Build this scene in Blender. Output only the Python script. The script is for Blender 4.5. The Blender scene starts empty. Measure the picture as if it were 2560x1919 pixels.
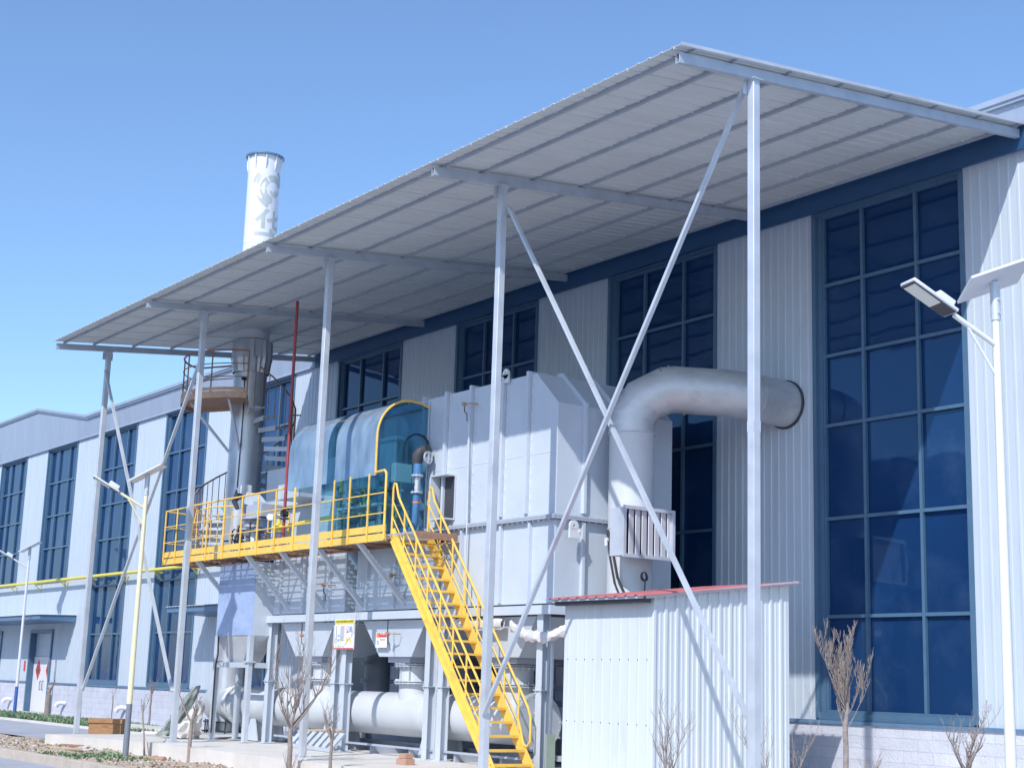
import bpy, bmesh, math, random
from mathutils import Vector, Matrix
R = math.radians
random.seed(7)
S = bpy.context.scene
C = S.collection

# ------------------------------------------------------------------ camera
cam_d = bpy.data.cameras.new("Camera"); cam = bpy.data.objects.new("Camera", cam_d)
C.objects.link(cam); S.camera = cam
cam_d.sensor_width = 36.0; cam_d.lens = 52.39; cam_d.clip_start = 0.1; cam_d.clip_end = 3000
YAW, PITCH, ROLL = -0.9433, 0.1999, 0.0320
fwd = Vector((math.sin(YAW)*math.cos(PITCH), math.cos(YAW)*math.cos(PITCH), math.sin(PITCH)))
rt = Vector((math.cos(YAW), -math.sin(YAW), 0)); up = rt.cross(fwd)
r2 = rt*math.cos(ROLL)+up*math.sin(ROLL); u2 = up*math.cos(ROLL)-rt*math.sin(ROLL)
m = Matrix((r2, u2, -fwd)).transposed().to_4x4(); m.translation = (38.0, -20.458, 1.4486)
cam.matrix_world = m
S.render.resolution_x = 1024; S.render.resolution_y = 767

# ------------------------------------------------------------------ light
SUN = Vector((-0.554, 1.0, -1.045)).normalized()      # direction the light travels
W = bpy.data.worlds.new("World"); S.world = W; W.use_nodes = True
nt = W.node_tree; nt.nodes.clear()
sky = nt.nodes.new("ShaderNodeTexSky"); sky.sky_type = 'NISHITA'; sky.sun_disc = False
sky.sun_elevation = math.asin(-SUN.z); sky.sun_rotation = math.atan2(-SUN.x, -SUN.y)
sky.air_density = 1.0; sky.dust_density = 0.6; sky.ozone_density = 6.0; sky.altitude = 0
bg = nt.nodes.new("ShaderNodeBackground"); bg.inputs[1].default_value = 0.15
wo = nt.nodes.new("ShaderNodeOutputWorld")
nt.links.new(sky.outputs[0], bg.inputs[0]); nt.links.new(bg.outputs[0], wo.inputs[0])
sd = bpy.data.lights.new("Sun", 'SUN'); sd.energy = 3.0; sd.angle = R(0.53); sd.color = (1.0, 0.96, 0.90)
so = bpy.data.objects.new("Sun", sd); C.objects.link(so)
so.rotation_euler = SUN.to_track_quat('-Z', 'Y').to_euler(); so.location = (30, -30, 40)
S.view_settings.view_transform = 'Standard'; S.view_settings.look = 'None'
S.view_settings.exposure = 0.5; S.view_settings.gamma = 1.0

# ------------------------------------------------------------------ materials
def mat(name, col, rough=0.6, metal=0.0, var=0.12, nscale=3.0, stretch=(1,1,1), bump=0.0, bscale=40.0,
        stain=None, stain_amt=0.0, stain_scale=1.2, stain_thr=0.55, spec=0.5, world=True, ior=1.5, rvar=0.0):
    M = bpy.data.materials.new(name); M.use_nodes = True
    t = M.node_tree; n = t.nodes; l = t.links
    p = n['Principled BSDF']
    p.inputs['Roughness'].default_value = rough; p.inputs['Metallic'].default_value = metal
    p.inputs['Specular IOR Level'].default_value = spec; p.inputs['IOR'].default_value = ior
    tc = n.new('ShaderNodeTexCoord'); mp = n.new('ShaderNodeMapping')
    if world:
        ge = n.new('ShaderNodeNewGeometry'); l.new(ge.outputs['Position'], mp.inputs[0])
    else: l.new(tc.outputs['Object'], mp.inputs[0])
    mp.inputs['Scale'].default_value = stretch
    no = n.new('ShaderNodeTexNoise'); no.inputs['Scale'].default_value = nscale
    no.inputs['Detail'].default_value = 6; no.inputs['Roughness'].default_value = 0.6
    l.new(mp.outputs[0], no.inputs['Vector'])
    mr = n.new('ShaderNodeMapRange'); mr.inputs[1].default_value = 0.3; mr.inputs[2].default_value = 0.7
    mr.inputs[3].default_value = 1-var; mr.inputs[4].default_value = 1+var*0.5
    l.new(no.outputs[0], mr.inputs[0])
    mx = n.new('ShaderNodeMix'); mx.data_type = 'RGBA'; mx.blend_type = 'MULTIPLY'; mx.inputs[0].default_value = 1
    mx.inputs[6].default_value = (*col, 1); l.new(mr.outputs[0], mx.inputs[7])
    out = mx.outputs[2]
    if stain:
        n2 = n.new('ShaderNodeTexNoise'); n2.inputs['Scale'].default_value = stain_scale; n2.inputs['Detail'].default_value = 8
        n2.inputs['Roughness'].default_value = 0.65
        l.new(mp.outputs[0], n2.inputs['Vector'])
        r = n.new('ShaderNodeMapRange'); r.inputs[1].default_value = stain_thr; r.inputs[2].default_value = stain_thr+0.15
        r.inputs[4].default_value = stain_amt; l.new(n2.outputs[0], r.inputs[0])
        m2 = n.new('ShaderNodeMix'); m2.data_type = 'RGBA'; l.new(r.outputs[0], m2.inputs[0])
        l.new(out, m2.inputs[6]); m2.inputs[7].default_value = (*stain, 1); out = m2.outputs[2]
    l.new(out, p.inputs['Base Color'])
    if rvar:
        r = n.new('ShaderNodeMapRange'); r.inputs[1].default_value = .3; r.inputs[2].default_value = .7
        r.inputs[3].default_value = rough-rvar; r.inputs[4].default_value = rough+rvar
        l.new(no.outputs[0], r.inputs[0]); l.new(r.outputs[0], p.inputs['Roughness'])
    if bump:
        nb = n.new('ShaderNodeTexNoise'); nb.inputs['Scale'].default_value = bscale; nb.inputs['Detail'].default_value = 5
        l.new(mp.outputs[0], nb.inputs['Vector'])
        b = n.new('ShaderNodeBump'); b.inputs['Strength'].default_value = bump; b.inputs['Distance'].default_value = 0.02
        l.new(nb.outputs[0], b.inputs['Height']); l.new(b.outputs[0], p.inputs['Normal'])
    return M

M = {}
M['panel'] = mat('wall_panel_paint', (.475,.545,.625), .42, var=.07, nscale=1.2, stretch=(3,3,.35), stain=(.39,.44,.51), stain_amt=.55, stain_scale=1.3, stain_thr=.56)
M['fascia'] = mat('fascia_paint', (.30,.36,.47), .45, var=.08, nscale=1.0, stretch=(2,2,.3))
M['flash'] = mat('flashing_paint', (.10,.19,.32), .42, var=.1)
M['frame'] = mat('window_frame_paint', (.07,.145,.24), .4, var=.1, stain=(.18,.24,.30), stain_amt=.3, stain_thr=.6)
M['flash_shaded'] = mat('flashing_shade_paint', (.018,.075,.175), .4, var=.1)  # flashing colour darkened to carry the shade under the canopy roof
M['galv'] = mat('galvanised_steel', (.56,.61,.68), .42, .25, var=.16, nscale=2.5, stain=(.44,.48,.53), stain_amt=.45, stain_scale=5, rvar=.08)
M['galv_d'] = mat('galvanised_purlin', (.36,.41,.48), .5, .1, var=.14, nscale=2.5)
M['galv_m'] = mat('galvanised_rafter', (.46,.52,.59), .45, .15, var=.14, nscale=2.5)
M['primer'] = mat('orange_primer', (.55,.36,.24), .6, var=.2, nscale=6)
M['galv_roof'] = mat('roof_sheet_underside', (.60,.64,.65), .55, .0, var=.07, nscale=1.0, stretch=(2.2,.4,1), stain=(.55,.57,.57), stain_amt=.4, stain_scale=.8)
M['grey'] = mat('machine_grey_paint', (.52,.58,.66), .42, var=.07, nscale=1.1, stain=(.43,.475,.56), stain_amt=.35, stain_scale=1.5, stain_thr=.57)
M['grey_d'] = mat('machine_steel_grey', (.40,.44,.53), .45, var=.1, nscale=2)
M['pipe'] = mat('pipe_light_grey_paint', (.56,.59,.62), .4, var=.06, nscale=1.5, stain=(.52,.47,.40), stain_amt=.35, stain_scale=1.0, stain_thr=.58)
M['stainless'] = mat('aluminium_jacket', (.58,.60,.62), .46, .45, var=.12, nscale=2.0, stretch=(1,1,2), stain=(.45,.44,.45), stain_amt=.6, stain_scale=2.5, stain_thr=.52, bump=.35, bscale=3.5, rvar=.1)
M['stack'] = mat('chimney_steel_lower', (.62,.65,.70), .38, .6, var=.2, nscale=3, stretch=(1,1,.4), stain=(.14,.13,.13), stain_amt=.65, stain_scale=1.8, stain_thr=.62, bump=.3, bscale=2.5, rvar=.12)
M['polewhite'] = mat('pole_offwhite_paint', (.72,.75,.72), .4, var=.05)
M['white'] = mat('white_paint', (.66,.68,.72), .4, var=.05, nscale=2, stretch=(2,2,.4))
M['whiteshed'] = mat('shed_sheet_white', (.58,.63,.67), .42, var=.05, nscale=1.5, stretch=(3,3,.35), stain=(.47,.49,.50), stain_amt=.5, stain_scale=1.7, stain_thr=.56)
M['yellow'] = mat('safety_yellow_paint', (.86,.56,.11), .42, var=.1, nscale=4, stain=(.52,.30,.12), stain_amt=.6, stain_scale=6, stain_thr=.54)
M['yellow2'] = mat('gas_pipe_yellow', (.72,.62,.10), .45, var=.1)
M['rust'] = mat('rusty_primer', (.33,.19,.13), .7, var=.25, nscale=8, stain=(.16,.09,.07), stain_amt=.6, stain_scale=6)
M['redpipe'] = mat('red_pipe_paint', (.36,.06,.07), .5, var=.2)
M['redroof'] = mat('red_roof_sheet', (.50,.16,.17), .5, var=.15)
M['block'] = None
M['conc'] = mat('concrete_slab', (.66,.64,.61), .85, var=.14, nscale=1.1, bump=.3, stain=(.58,.53,.46), stain_amt=.5, stain_scale=.7, stain_thr=.55)
M['road'] = mat('concrete_road', (.38,.40,.45), .85, var=.12, nscale=.9, bump=.25, stain=(.32,.33,.37), stain_amt=.5, stain_scale=.5)
M['soil'] = mat('dry_soil', (.48,.38,.31), .95, var=.25, nscale=4, bump=.6, bscale=14, stain=(.40,.35,.27), stain_amt=.6, stain_scale=2.2, stain_thr=.5)
M['kerb'] = mat('kerb_stone', (.50,.44,.38), .9, var=.15, nscale=3, bump=.4)
M['bark'] = mat('tree_bark', (.30,.255,.235), .9, var=.3, nscale=12, bump=.5)
M['bark_pale'] = mat('tree_bark_pale', (.42,.38,.35), .9, var=.3, nscale=12, bump=.5)
M['black'] = mat('black_rubber', (.02,.022,.03), .6, var=.1)
M['dark'] = mat('dark_iron', (.05,.055,.07), .6, var=.2)
M['blue'] = mat('blue_pipe_paint', (.07,.20,.42), .4, var=.1)
M['bluepole'] = mat('pole_blue_paint', (.05,.13,.42), .45, var=.1)
M['greypole'] = mat('pole_grey_paint', (.20,.23,.28), .5, var=.1)
M['cream'] = mat('pole_cream_paint', (.78,.74,.50), .4, var=.05)
M['film'] = mat('cabinet_blue_film', (.32,.42,.66), .3, var=.22, nscale=1.6, stretch=(1,1,2), stain=(.42,.48,.62), stain_amt=.6, stain_scale=2)
M['teal'] = mat('skid_teal_paint', (.16,.30,.37), .45, var=.15)
M['tealpale'] = mat('cabinet_pale_teal', (.40,.52,.55), .4, var=.08)
M['wood'] = mat('crate_timber', (.42,.23,.11), .8, var=.25, nscale=5, stretch=(1,1,5))
M['woodpale'] = mat('weathered_timber', (.45,.36,.27), .85, var=.25, nscale=6)
M['palegreen'] = mat('pale_green_panel', (.30,.37,.32), .7)
M['tarp'] = mat('tarpaulin_green_grey', (.27,.31,.30), .8, var=.25, nscale=4, bump=.6, bscale=8)
M['sack'] = mat('white_woven_sack', (.62,.60,.58), .8, var=.15, nscale=5, bump=.6, bscale=8)
M['grass'] = mat('weed_leaves', (.20,.30,.17), .8, var=.3, nscale=6)
M['drygrass'] = mat('dry_grass', (.50,.45,.34), .9, var=.3, nscale=6)
M['paper'] = mat('sign_white', (.80,.81,.84), .5, var=.03)
M['signyellow'] = mat('sign_yellow', (.78,.66,.08), .5, var=.03)
M['signred'] = mat('sign_red', (.62,.05,.06), .5, var=.05)
M['signorange'] = mat('sign_orange', (.80,.22,.04), .5, var=.03)
M['signink'] = mat('sign_ink', (.08,.08,.10), .6, var=.03)
M['signblue'] = mat('sign_blue', (.20,.42,.75), .5, var=.03)
M['logogrey'] = mat('chimney_lettering_grey', (.42,.46,.48), .5, var=.12, nscale=3)
M['lens'] = mat('lamp_lens', (.70,.72,.66), .25, var=.03)
M['solar'] = mat('solar_cells', (.30,.36,.50), .2, var=.05)
M['brick'] = mat('loose_brick', (.45,.27,.20), .9, var=.2)
M['bag'] = mat('blue_bag', (.22,.55,.80), .5, var=.1)
M['opp'] = mat('opposite_building_wall', (.20,.25,.34), .7, var=.1, nscale=.4)
M['plasticwrap'] = mat('plastic_wrap', (.66,.65,.68), .25, var=.15, nscale=10, bump=.8, bscale=18)

def glass_mat(name, col, ior, tint, dirt=0.0):
    m_ = mat(name, col, .03, var=.12, nscale=.35, spec=.5, ior=ior, stain=(.10,.17,.30), stain_amt=dirt, stain_scale=.5, stain_thr=.5)
    p = m_.node_tree.nodes['Principled BSDF']; p.inputs['Specular Tint'].default_value = (*tint, 1)
    t = m_.node_tree; n = t.nodes; l = t.links
    ge = n.new('ShaderNodeNewGeometry'); no = n.new('ShaderNodeTexNoise'); no.inputs['Scale'].default_value = 1.3
    l.new(ge.outputs['Position'], no.inputs['Vector'])
    b = n.new('ShaderNodeBump'); b.inputs['Strength'].default_value = .12; b.inputs['Distance'].default_value = .03
    l.new(no.outputs[0], b.inputs['Height']); l.new(b.outputs[0], p.inputs['Normal'])
    return m_
M['glass'] = glass_mat('window_glass_blue', (.008,.036,.115), 1.6, (.42,.72,1), .15)

def poly_mat(name, tint, body, fac, rough=.2, dusty=True):
    M_ = bpy.data.materials.new(name); M_.use_nodes = True
    t = M_.node_tree; n = t.nodes; l = t.links
    p = n['Principled BSDF']; p.inputs['Base Color'].default_value = (*body, 1); p.inputs['Roughness'].default_value = rough
    tr = n.new('ShaderNodeBsdfTransparent'); tr.inputs[0].default_value = (*tint, 1)
    mx = n.new('ShaderNodeMixShader'); mx.inputs[0].default_value = fac
    if dusty:
        ge = n.new('ShaderNodeNewGeometry'); mp = n.new('ShaderNodeMapping'); mp.inputs['Scale'].default_value = (1.3,1.3,.45)
        no = n.new('ShaderNodeTexNoise'); no.inputs['Scale'].default_value = 2.6; no.inputs['Detail'].default_value = 8
        l.new(ge.outputs['Position'], mp.inputs[0]); l.new(mp.outputs[0], no.inputs['Vector'])
        r = n.new('ShaderNodeMapRange'); r.inputs[1].default_value = .3; r.inputs[2].default_value = .7
        r.inputs[3].default_value = max(0, fac-.16); r.inputs[4].default_value = fac+.2
        l.new(no.outputs[0], r.inputs[0]); l.new(r.outputs[0], mx.inputs[0])
    l.new(tr.outputs[0], mx.inputs[1]); l.new(p.outputs[0], mx.inputs[2])
    l.new(mx.outputs[0], n['Material Output'].inputs[0])
    return M_
M['hood'] = poly_mat('blue_polycarbonate', (.22,.52,.80), (.30,.43,.58), .58, .32)
M['hoodclear'] = poly_mat('teal_polycarbonate', (.52,.76,.86), (.05,.18,.30), .16, .12)

def block_mat():
    M_ = mat('split_face_block', (.55,.57,.65), .8, var=.12, nscale=3, bump=.7, bscale=22)
    t = M_.node_tree; n = t.nodes; l = t.links; p = n['Principled BSDF']
    ge = n.new('ShaderNodeNewGeometry'); sx = n.new('ShaderNodeSeparateXYZ'); cb = n.new('ShaderNodeCombineXYZ')
    l.new(ge.outputs['Position'], sx.inputs[0]); l.new(sx.outputs[0], cb.inputs[0]); l.new(sx.outputs[2], cb.inputs[1])
    bt = n.new('ShaderNodeTexBrick'); bt.inputs['Scale'].default_value = 1; bt.inputs['Brick Width'].default_value = .6
    bt.inputs['Row Height'].default_value = .2; bt.inputs['Mortar Size'].default_value = .006
    bt.inputs['Color1'].default_value = (1,1,1,1); bt.inputs['Color2'].default_value = (.92,.93,.95,1)
    bt.inputs['Mortar'].default_value = (.76,.78,.82,1)
    l.new(cb.outputs[0], bt.inputs['Vector'])
    old = p.inputs['Base Color'].links[0].from_socket
    mx = n.new('ShaderNodeMix'); mx.data_type = 'RGBA'; mx.blend_type = 'MULTIPLY'; mx.inputs[0].default_value = 1
    l.new(old, mx.inputs[6]); l.new(bt.outputs[0], mx.inputs[7]); l.new(mx.outputs[2], p.inputs['Base Color'])
    b = n.new('ShaderNodeBump'); b.inputs['Strength'].default_value = .4; b.inputs['Distance'].default_value = .006; b.invert = True
    l.new(bt.outputs['Fac'], b.inputs['Height']); ob = p.inputs['Normal'].links[0].from_node
    l.new(b.outputs[0], ob.inputs['Normal'])
    return M_
M['block'] = block_mat()

# ------------------------------------------------------------------ mesh builder
class MB:
    def __init__(s): s.v = []; s.f = []; s.fm = []; s.mi = 0
    def add(s, vs, fs):
        o = len(s.v); s.v += [tuple(q) for q in vs]
        for f in fs: s.f.append(tuple(i+o for i in f)); s.fm.append(s.mi)
        return s
    def box(s, x0, x1, y0, y1, z0, z1):
        return s.add([(x0,y0,z0),(x1,y0,z0),(x1,y1,z0),(x0,y1,z0),(x0,y0,z1),(x1,y0,z1),(x1,y1,z1),(x0,y1,z1)],
                     [(0,3,2,1),(4,5,6,7),(0,1,5,4),(1,2,6,5),(2,3,7,6),(3,0,4,7)])
    def bar(s, p, q, w, h, upv=(0,0,1)):
        p, q = Vector(p), Vector(q); d = (q-p).normalized(); u = Vector(upv)
        if abs(d.dot(u)) > .98: u = Vector((0,1,0))
        a = d.cross(u).normalized(); b = a.cross(d).normalized()
        a *= w/2; b *= h/2
        vs = [p-a-b, p+a-b, p+a+b, p-a+b, q-a-b, q+a-b, q+a+b, q-a+b]
        return s.add(vs, [(0,3,2,1),(4,5,6,7),(0,1,5,4),(1,2,6,5),(2,3,7,6),(3,0,4,7)])
    def tube(s, pts, r, n=10, cap=True):
        pts = [Vector(p) for p in pts]; rs = r if isinstance(r, (list, tuple)) else [r]*len(pts)
        k = len(pts); t0 = (pts[1]-pts[0]).normalized()
        u = Vector((0,0,1)) if abs(t0.z) < .9 else Vector((1,0,0))
        a = t0.cross(u).normalized(); o = len(s.v); vs = []
        for i, p in enumerate(pts):
            if i == 0: t = t0
            elif i == k-1: t = (pts[-1]-pts[-2]).normalized()
            else: t = ((pts[i+1]-p).normalized()+(p-pts[i-1]).normalized()).normalized()
            a = (a-t*a.dot(t)).normalized(); b = t.cross(a)
            sc = 1.0
            if 0 < i < k-1:
                c_ = (pts[i+1]-p).normalized().dot((p-pts[i-1]).normalized()); sc = 1/max(.5, math.sqrt(max(.1,(1+c_)/2)))
            for j in range(n):
                g = 2*math.pi*j/n; vs.append(p+(a*math.cos(g)+b*math.sin(g))*rs[i]*(sc if False else 1))
        fs = []
        for i in range(k-1):
            for j in range(n):
                fs.append((i*n+j, i*n+(j+1)%n, (i+1)*n+(j+1)%n, (i+1)*n+j))
        if cap: fs.append(tuple(range(n-1,-1,-1))); fs.append(tuple((k-1)*n+j for j in range(n)))
        return s.add(vs, fs)
    def ring(s, c, ax, r0, r1, t, n=28, a0=0, a1=2*math.pi):
        c, ax = Vector(c), Vector(ax).normalized()
        u = Vector((0,0,1)) if abs(ax.z) < .9 else Vector((1,0,0)); a = ax.cross(u).normalized(); b = ax.cross(a)
        full = abs(a1-a0-2*math.pi) < 1e-6; k = n if full else n+1; vs = []
        for j in range(k):
            g = a0+(a1-a0)*j/n; d = a*math.cos(g)+b*math.sin(g)
            vs += [c+d*r0-ax*t/2, c+d*r1-ax*t/2, c+d*r1+ax*t/2, c+d*r0+ax*t/2]
        fs = []
        for j in range(n):
            i0 = 4*j; i1 = 4*((j+1) % k)
            for e in range(4): fs.append((i0+e, i0+(e+1)%4, i1+(e+1)%4, i1+e))
        if not full: fs += [(0,1,2,3), (4*n+3,4*n+2,4*n+1,4*n)]
        return s.add(vs, fs)
    def cyl(s, p, q, r, n=24): return s.tube([p, q], r, n)
    def prism(s, poly, off):
        n = len(poly); off = Vector(off); a = [Vector(p) for p in poly]
        return s.add(a+[p+off for p in a], [tuple(range(n-1,-1,-1)), tuple(range(n, 2*n))]+[(i,(i+1)%n,n+(i+1)%n,n+i) for i in range(n)])
    def bolts(s, c, ax, r, n, br=.014, l=.05):
        c, ax = Vector(c), Vector(ax).normalized()
        u = Vector((0,0,1)) if abs(ax.z) < .9 else Vector((1,0,0)); a = ax.cross(u).normalized(); b = ax.cross(a)
        for j in range(n):
            g = 2*math.pi*j/n; p = c+(a*math.cos(g)+b*math.sin(g))*r; s.tube([p-ax*l/2, p+ax*l/2], br, 6)
        return s
    def corr(s, p0, e, hgt, nrm, prof, width):
        """folded sheet: prof=[(u,d)...] across one repeat, e unit along, hgt vector up"""
        p0, e, hgt, nrm = Vector(p0), Vector(e), Vector(hgt), Vector(nrm)
        rep = prof[-1][0]; pts = []; u = 0
        while u < width-1e-6:
            for (a, d) in prof[:-1]:
                if u+a < width: pts.append((u+a, d))
            u += rep
        pts.append((width, 0)); vs = []
        for (a, d) in pts:
            q = p0+e*a+nrm*d; vs += [q, q+hgt]
        n = len(pts)
        fs = [(2*i, 2*i+2, 2*i+3, 2*i+1) for i in range(n-1)]
        return s.add(vs, fs)
    def build(s, name, m_, parent=None, smooth=True, bevel=0, label=None, thick=0, crease=0):
        org = ORG.get(parent, Vector((0,0,0))) if parent else ORG.get('_', Vector((0,0,0)))
        me = bpy.data.meshes.new(name)
        me.from_pydata([(a-org.x, b-org.y, c-org.z) for a, b, c in s.v], [], s.f)
        ms = m_ if isinstance(m_, (list, tuple)) else [m_]
        for q in ms: me.materials.append(M[q])
        if len(ms) > 1: me.polygons.foreach_set('material_index', s.fm)
        me.update()
        if smooth:
            me.polygons.foreach_set('use_smooth', [True]*len(me.polygons)); me.set_sharp_from_angle(angle=R(38))
        o = bpy.data.objects.new(name, me); C.objects.link(o)
        if parent: o.parent = parent
        ORG[o] = org
        if thick:
            k = o.modifiers.new('solid', 'SOLIDIFY'); k.thickness = thick; k.offset = 0
        if crease: me.set_sharp_from_angle(angle=R(crease))
        if bevel:
            k = o.modifiers.new('bev', 'BEVEL'); k.width = bevel; k.segments = 2; k.limit_method = 'ANGLE'
        if label: o['label'] = label
        return o
ORG = {}
def thing(name, label, cat, loc=(0,0,0), group=None):
    o = bpy.data.objects.new(name, None); C.objects.link(o); o.location = loc
    o.empty_display_size = .2
    o['label'] = label; o['category'] = cat
    if group: o['group'] = group
    ORG[o] = Vector(loc); return o
def single(mb, name, m_, label, cat, loc, group=None, **kw):
    ORG['_'] = Vector(loc); o = mb.build(name, m_, **kw); ORG.pop('_'); o.location = loc
    o['label'] = label; o['category'] = cat
    if group: o['group'] = group
    ORG[o] = Vector(loc); return o
def struct(mb, name, m_, kind='structure', **kw):
    o = mb.build(name, m_, **kw); o['kind'] = kind; return o
def copy_tree(o, parent=None):
    c = o.copy(); C.objects.link(c)
    if parent: c.parent = parent
    for ch in o.children: copy_tree(ch, c)
    return c
def arc(c, a0, a1, r, n, f):
    return [f(c, r, a0+(a1-a0)*i/n) for i in range(n+1)]
def text_mb(txt, size, plane):
    """flat text outlines as a mesh; plane(u,v,w)->xyz"""
    cu = bpy.data.curves.new('t', 'FONT'); cu.body = txt; cu.size = size; cu.extrude = .5; cu.offset = size*.010 if size > .5 else 0; cu.resolution_u = 3
    cu.align_x = 'CENTER'; cu.align_y = 'CENTER'
    ob = bpy.data.objects.new('t', cu); C.objects.link(ob)
    dg = bpy.context.evaluated_depsgraph_get(); me = bpy.data.meshes.new_from_object(ob.evaluated_get(dg))
    bm = bmesh.new(); bm.from_mesh(me)
    xs = sorted(set([0]))
    if len(bm.verts):
        lo = min(v.co.x for v in bm.verts); hi = max(v.co.x for v in bm.verts); k = max(2, int((hi-lo)/(size*.08)))
        for i in range(1, k):
            g = bm.verts[:]+bm.edges[:]+bm.faces[:]
            bmesh.ops.bisect_plane(bm, geom=g, plane_co=(lo+(hi-lo)*i/k,0,0), plane_no=(1,0,0))
    mb = MB(); bm.verts.index_update()
    mb.add([plane(v.co.x, v.co.y, v.co.z) for v in bm.verts], [tuple(v.index for v in f.verts) for f in bm.faces])
    bm.free(); bpy.data.objects.remove(ob); bpy.data.curves.remove(cu); bpy.data.meshes.remove(me)
    return mb

# ------------------------------------------------------------------ ground
g = MB(); g.add([(-900,-900,-.5),(900,-900,-.5),(900,900,-.5),(-900,900,-.5)], [(0,1,2,3)])
struct(g, 'ground', 'road')
# yard of pale concrete left of the slab, climbing gently to the factory wall
yv = []; yf = []
ny = [(-6.55,-.285),(-3.3,-.225),(0.2,-.15)]
for (y,z) in ny: yv += [(-70,y,z),(60,y,z)]
g = MB().add(yv, [(0,1,3,2),(2,3,5,4)]); struct(g, 'yard_concrete', 'road')
# soil strip
def soil_h(x, y): return -.30+.035*math.sin(x*1.7+y*2.1)*math.sin(y*3.3+x*.6)+.02*math.sin(x*5.1)*math.sin(y*6.3)
sv = []; sf = []; nx, nyy = 260, 16; x0, x1, y0, y1 = -14, 34, -9.32, -6.5
for i in range(nx+1):
    for j in range(nyy+1):
        x = x0+(x1-x0)*i/nx; y = y0+(y1-y0)*j/nyy; sv.append((x, y, soil_h(x, y)+random.uniform(-.012,.012)))
for i in range(nx):
    for j in range(nyy): a = i*(nyy+1)+j; sf.append((a, a+nyy+1, a+nyy+2, a+1))
struct(MB().add(sv, sf), 'soil_strip', 'soil')
# near road and kerb
g = MB(); g.add([(-70,-60,-.42),(60,-60,-.42),(60,-9.5,-.42),(-70,-9.5,-.42)], [(0,1,2,3)]); struct(g, 'near_road', 'road')
kb = MB(); x = -14.0
while x < 33:
    kb.box(x, x+.985, -9.5, -9.32, -.6, -.235+.006*math.sin(x*3)); x += 1.0
struct(kb, 'kerb', 'kerb', bevel=.012)
# concrete slab under the machine
sl = MB()
sl.prism([(6.75,-6.95,-.5),(6.75,-6.95,0),(6.75,-.1,0),(6.75,-.1,-.5)], (20.5,0,0))
sl.add([(0.1,-7.1,-.5),(6.72,-6.8,-.5),(6.72,-.12,-.5),(0.1,-.12,-.5),(0.1,-7.1,-.09),(6.72,-6.8,-.004),(6.72,-.12,-.004),(0.1,-.12,-.06)],
       [(0,3,2,1),(4,5,6,7),(0,1,5,4),(1,2,6,5),(2,3,7,6),(3,0,4,7)])
struct(sl, 'concrete_slab', 'conc')
vg = MB(); vg.box(-70, -1.5, -3.3, -3.18, -.5, -.15); struct(vg, 'verge_kerb', 'conc')
# verge grass and weeds (uncountable)
def tufts(name, m_, areas, n, hh, seed):
    rd = random.Random(seed); mb = MB()
    for _ in range(n):
        xa, xb, ya, yb, zf = areas[rd.randrange(len(areas))]
        x = rd.uniform(xa, xb); y = rd.uniform(ya, yb); z = zf(x, y)
        for b in range(5):
            a = rd.uniform(0, 6.28); h = hh*rd.uniform(.4, 1.1); w = .02+.02*rd.random(); l = h*rd.uniform(.2,.8)
            dx, dy = math.cos(a), math.sin(a)
            mb.add([(x-dy*w,y+dx*w,z-.01),(x+dy*w,y-dx*w,z-.01),(x+dx*l+dy*w*.8,y+dy*l-dx*w*.8,z+h*.7),(x+dx*l*1.5,y+dy*l*1.5,z+h)], [(0,1,2,3)])
    return struct(mb, name, m_, 'stuff', smooth=False)
tufts('verge_weeds', 'grass', [(-22,-13.5,-3.1,-1.0,lambda x,y:-.2), (-14,-7.0,-3.1,-1.0,lambda x,y:-.2),(-22,-14,-3.1,-2.3,lambda x,y:-.2),(-9,-2.5,-3.1,-2.2,lambda x,y:-.2)], 2000, .17, 3)
tufts('soil_weeds', 'grass', [(5.0,8.4,-9.1,-7.2,soil_h),(5.5,7.2,-8.9,-7.4,soil_h)], 200, .08, 4)
tufts('dry_grass', 'drygrass', [(-6,20,-9.25,-6.9,soil_h)], 1100, .045, 5)

# ------------------------------------------------------------------ factory building
B = thing('factory_building', 'long grey white metal-clad factory hall with tall blue windows and a block base', 'building', (0,0,-.15))
ZB, ZT = 1.04, 10.42
WZ = [1.17, 2.85, 4.6, 6.31, 7.62, 8.97, 10.34]
rib = [(0,0),(.10,0),(.112,.010),(.15,.010),(.162,0),(.19,0)]
bays = list(range(-8, 5))      # bay i spans 6i .. 6i+6, window 6i+1.43 .. 6i+4.69
xs_edge = []
wins = {i: (6*i+1.43, 6*i+4.69) for i in bays}
wall = MB()
def panel(mb, xa, xb, za, zb, y=0.0):
    mb.corr((xa,y,za), (1,0,0), (0,0,zb-za), (0,-1,0), rib, xb-xa)
prev = -60
hi_sill = {-5: 5.02, -4: 5.02, -6: 5.02}
for i in bays:
    xa, xb = wins[i]
    panel(wall, prev, xa-.09, ZB, ZT)
    zl = hi_sill.get(i)
    if zl:
        if i == -4:
            panel(wall, xa-.09, -22.72, ZB, zl-.1); panel(wall, -20.12, xb+.09, ZB, zl-.1)
            panel(wall, -22.72, -20.12, 3.06, zl-.1)
        elif i == -5:
            panel(wall, xa-.09, -28.9, ZB, zl-.1); panel(wall, -26.3, xb+.09, ZB, zl-.1); panel(wall, -28.9, -26.3, 3.06, zl-.1)
        else: panel(wall, xa-.09, xb+.09, ZB, zl-.1)
    prev = xb+.09
panel(wall, prev, 52, ZB, ZT)
wall.build('wall', 'panel', B, smooth=False, thick=.004)
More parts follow.
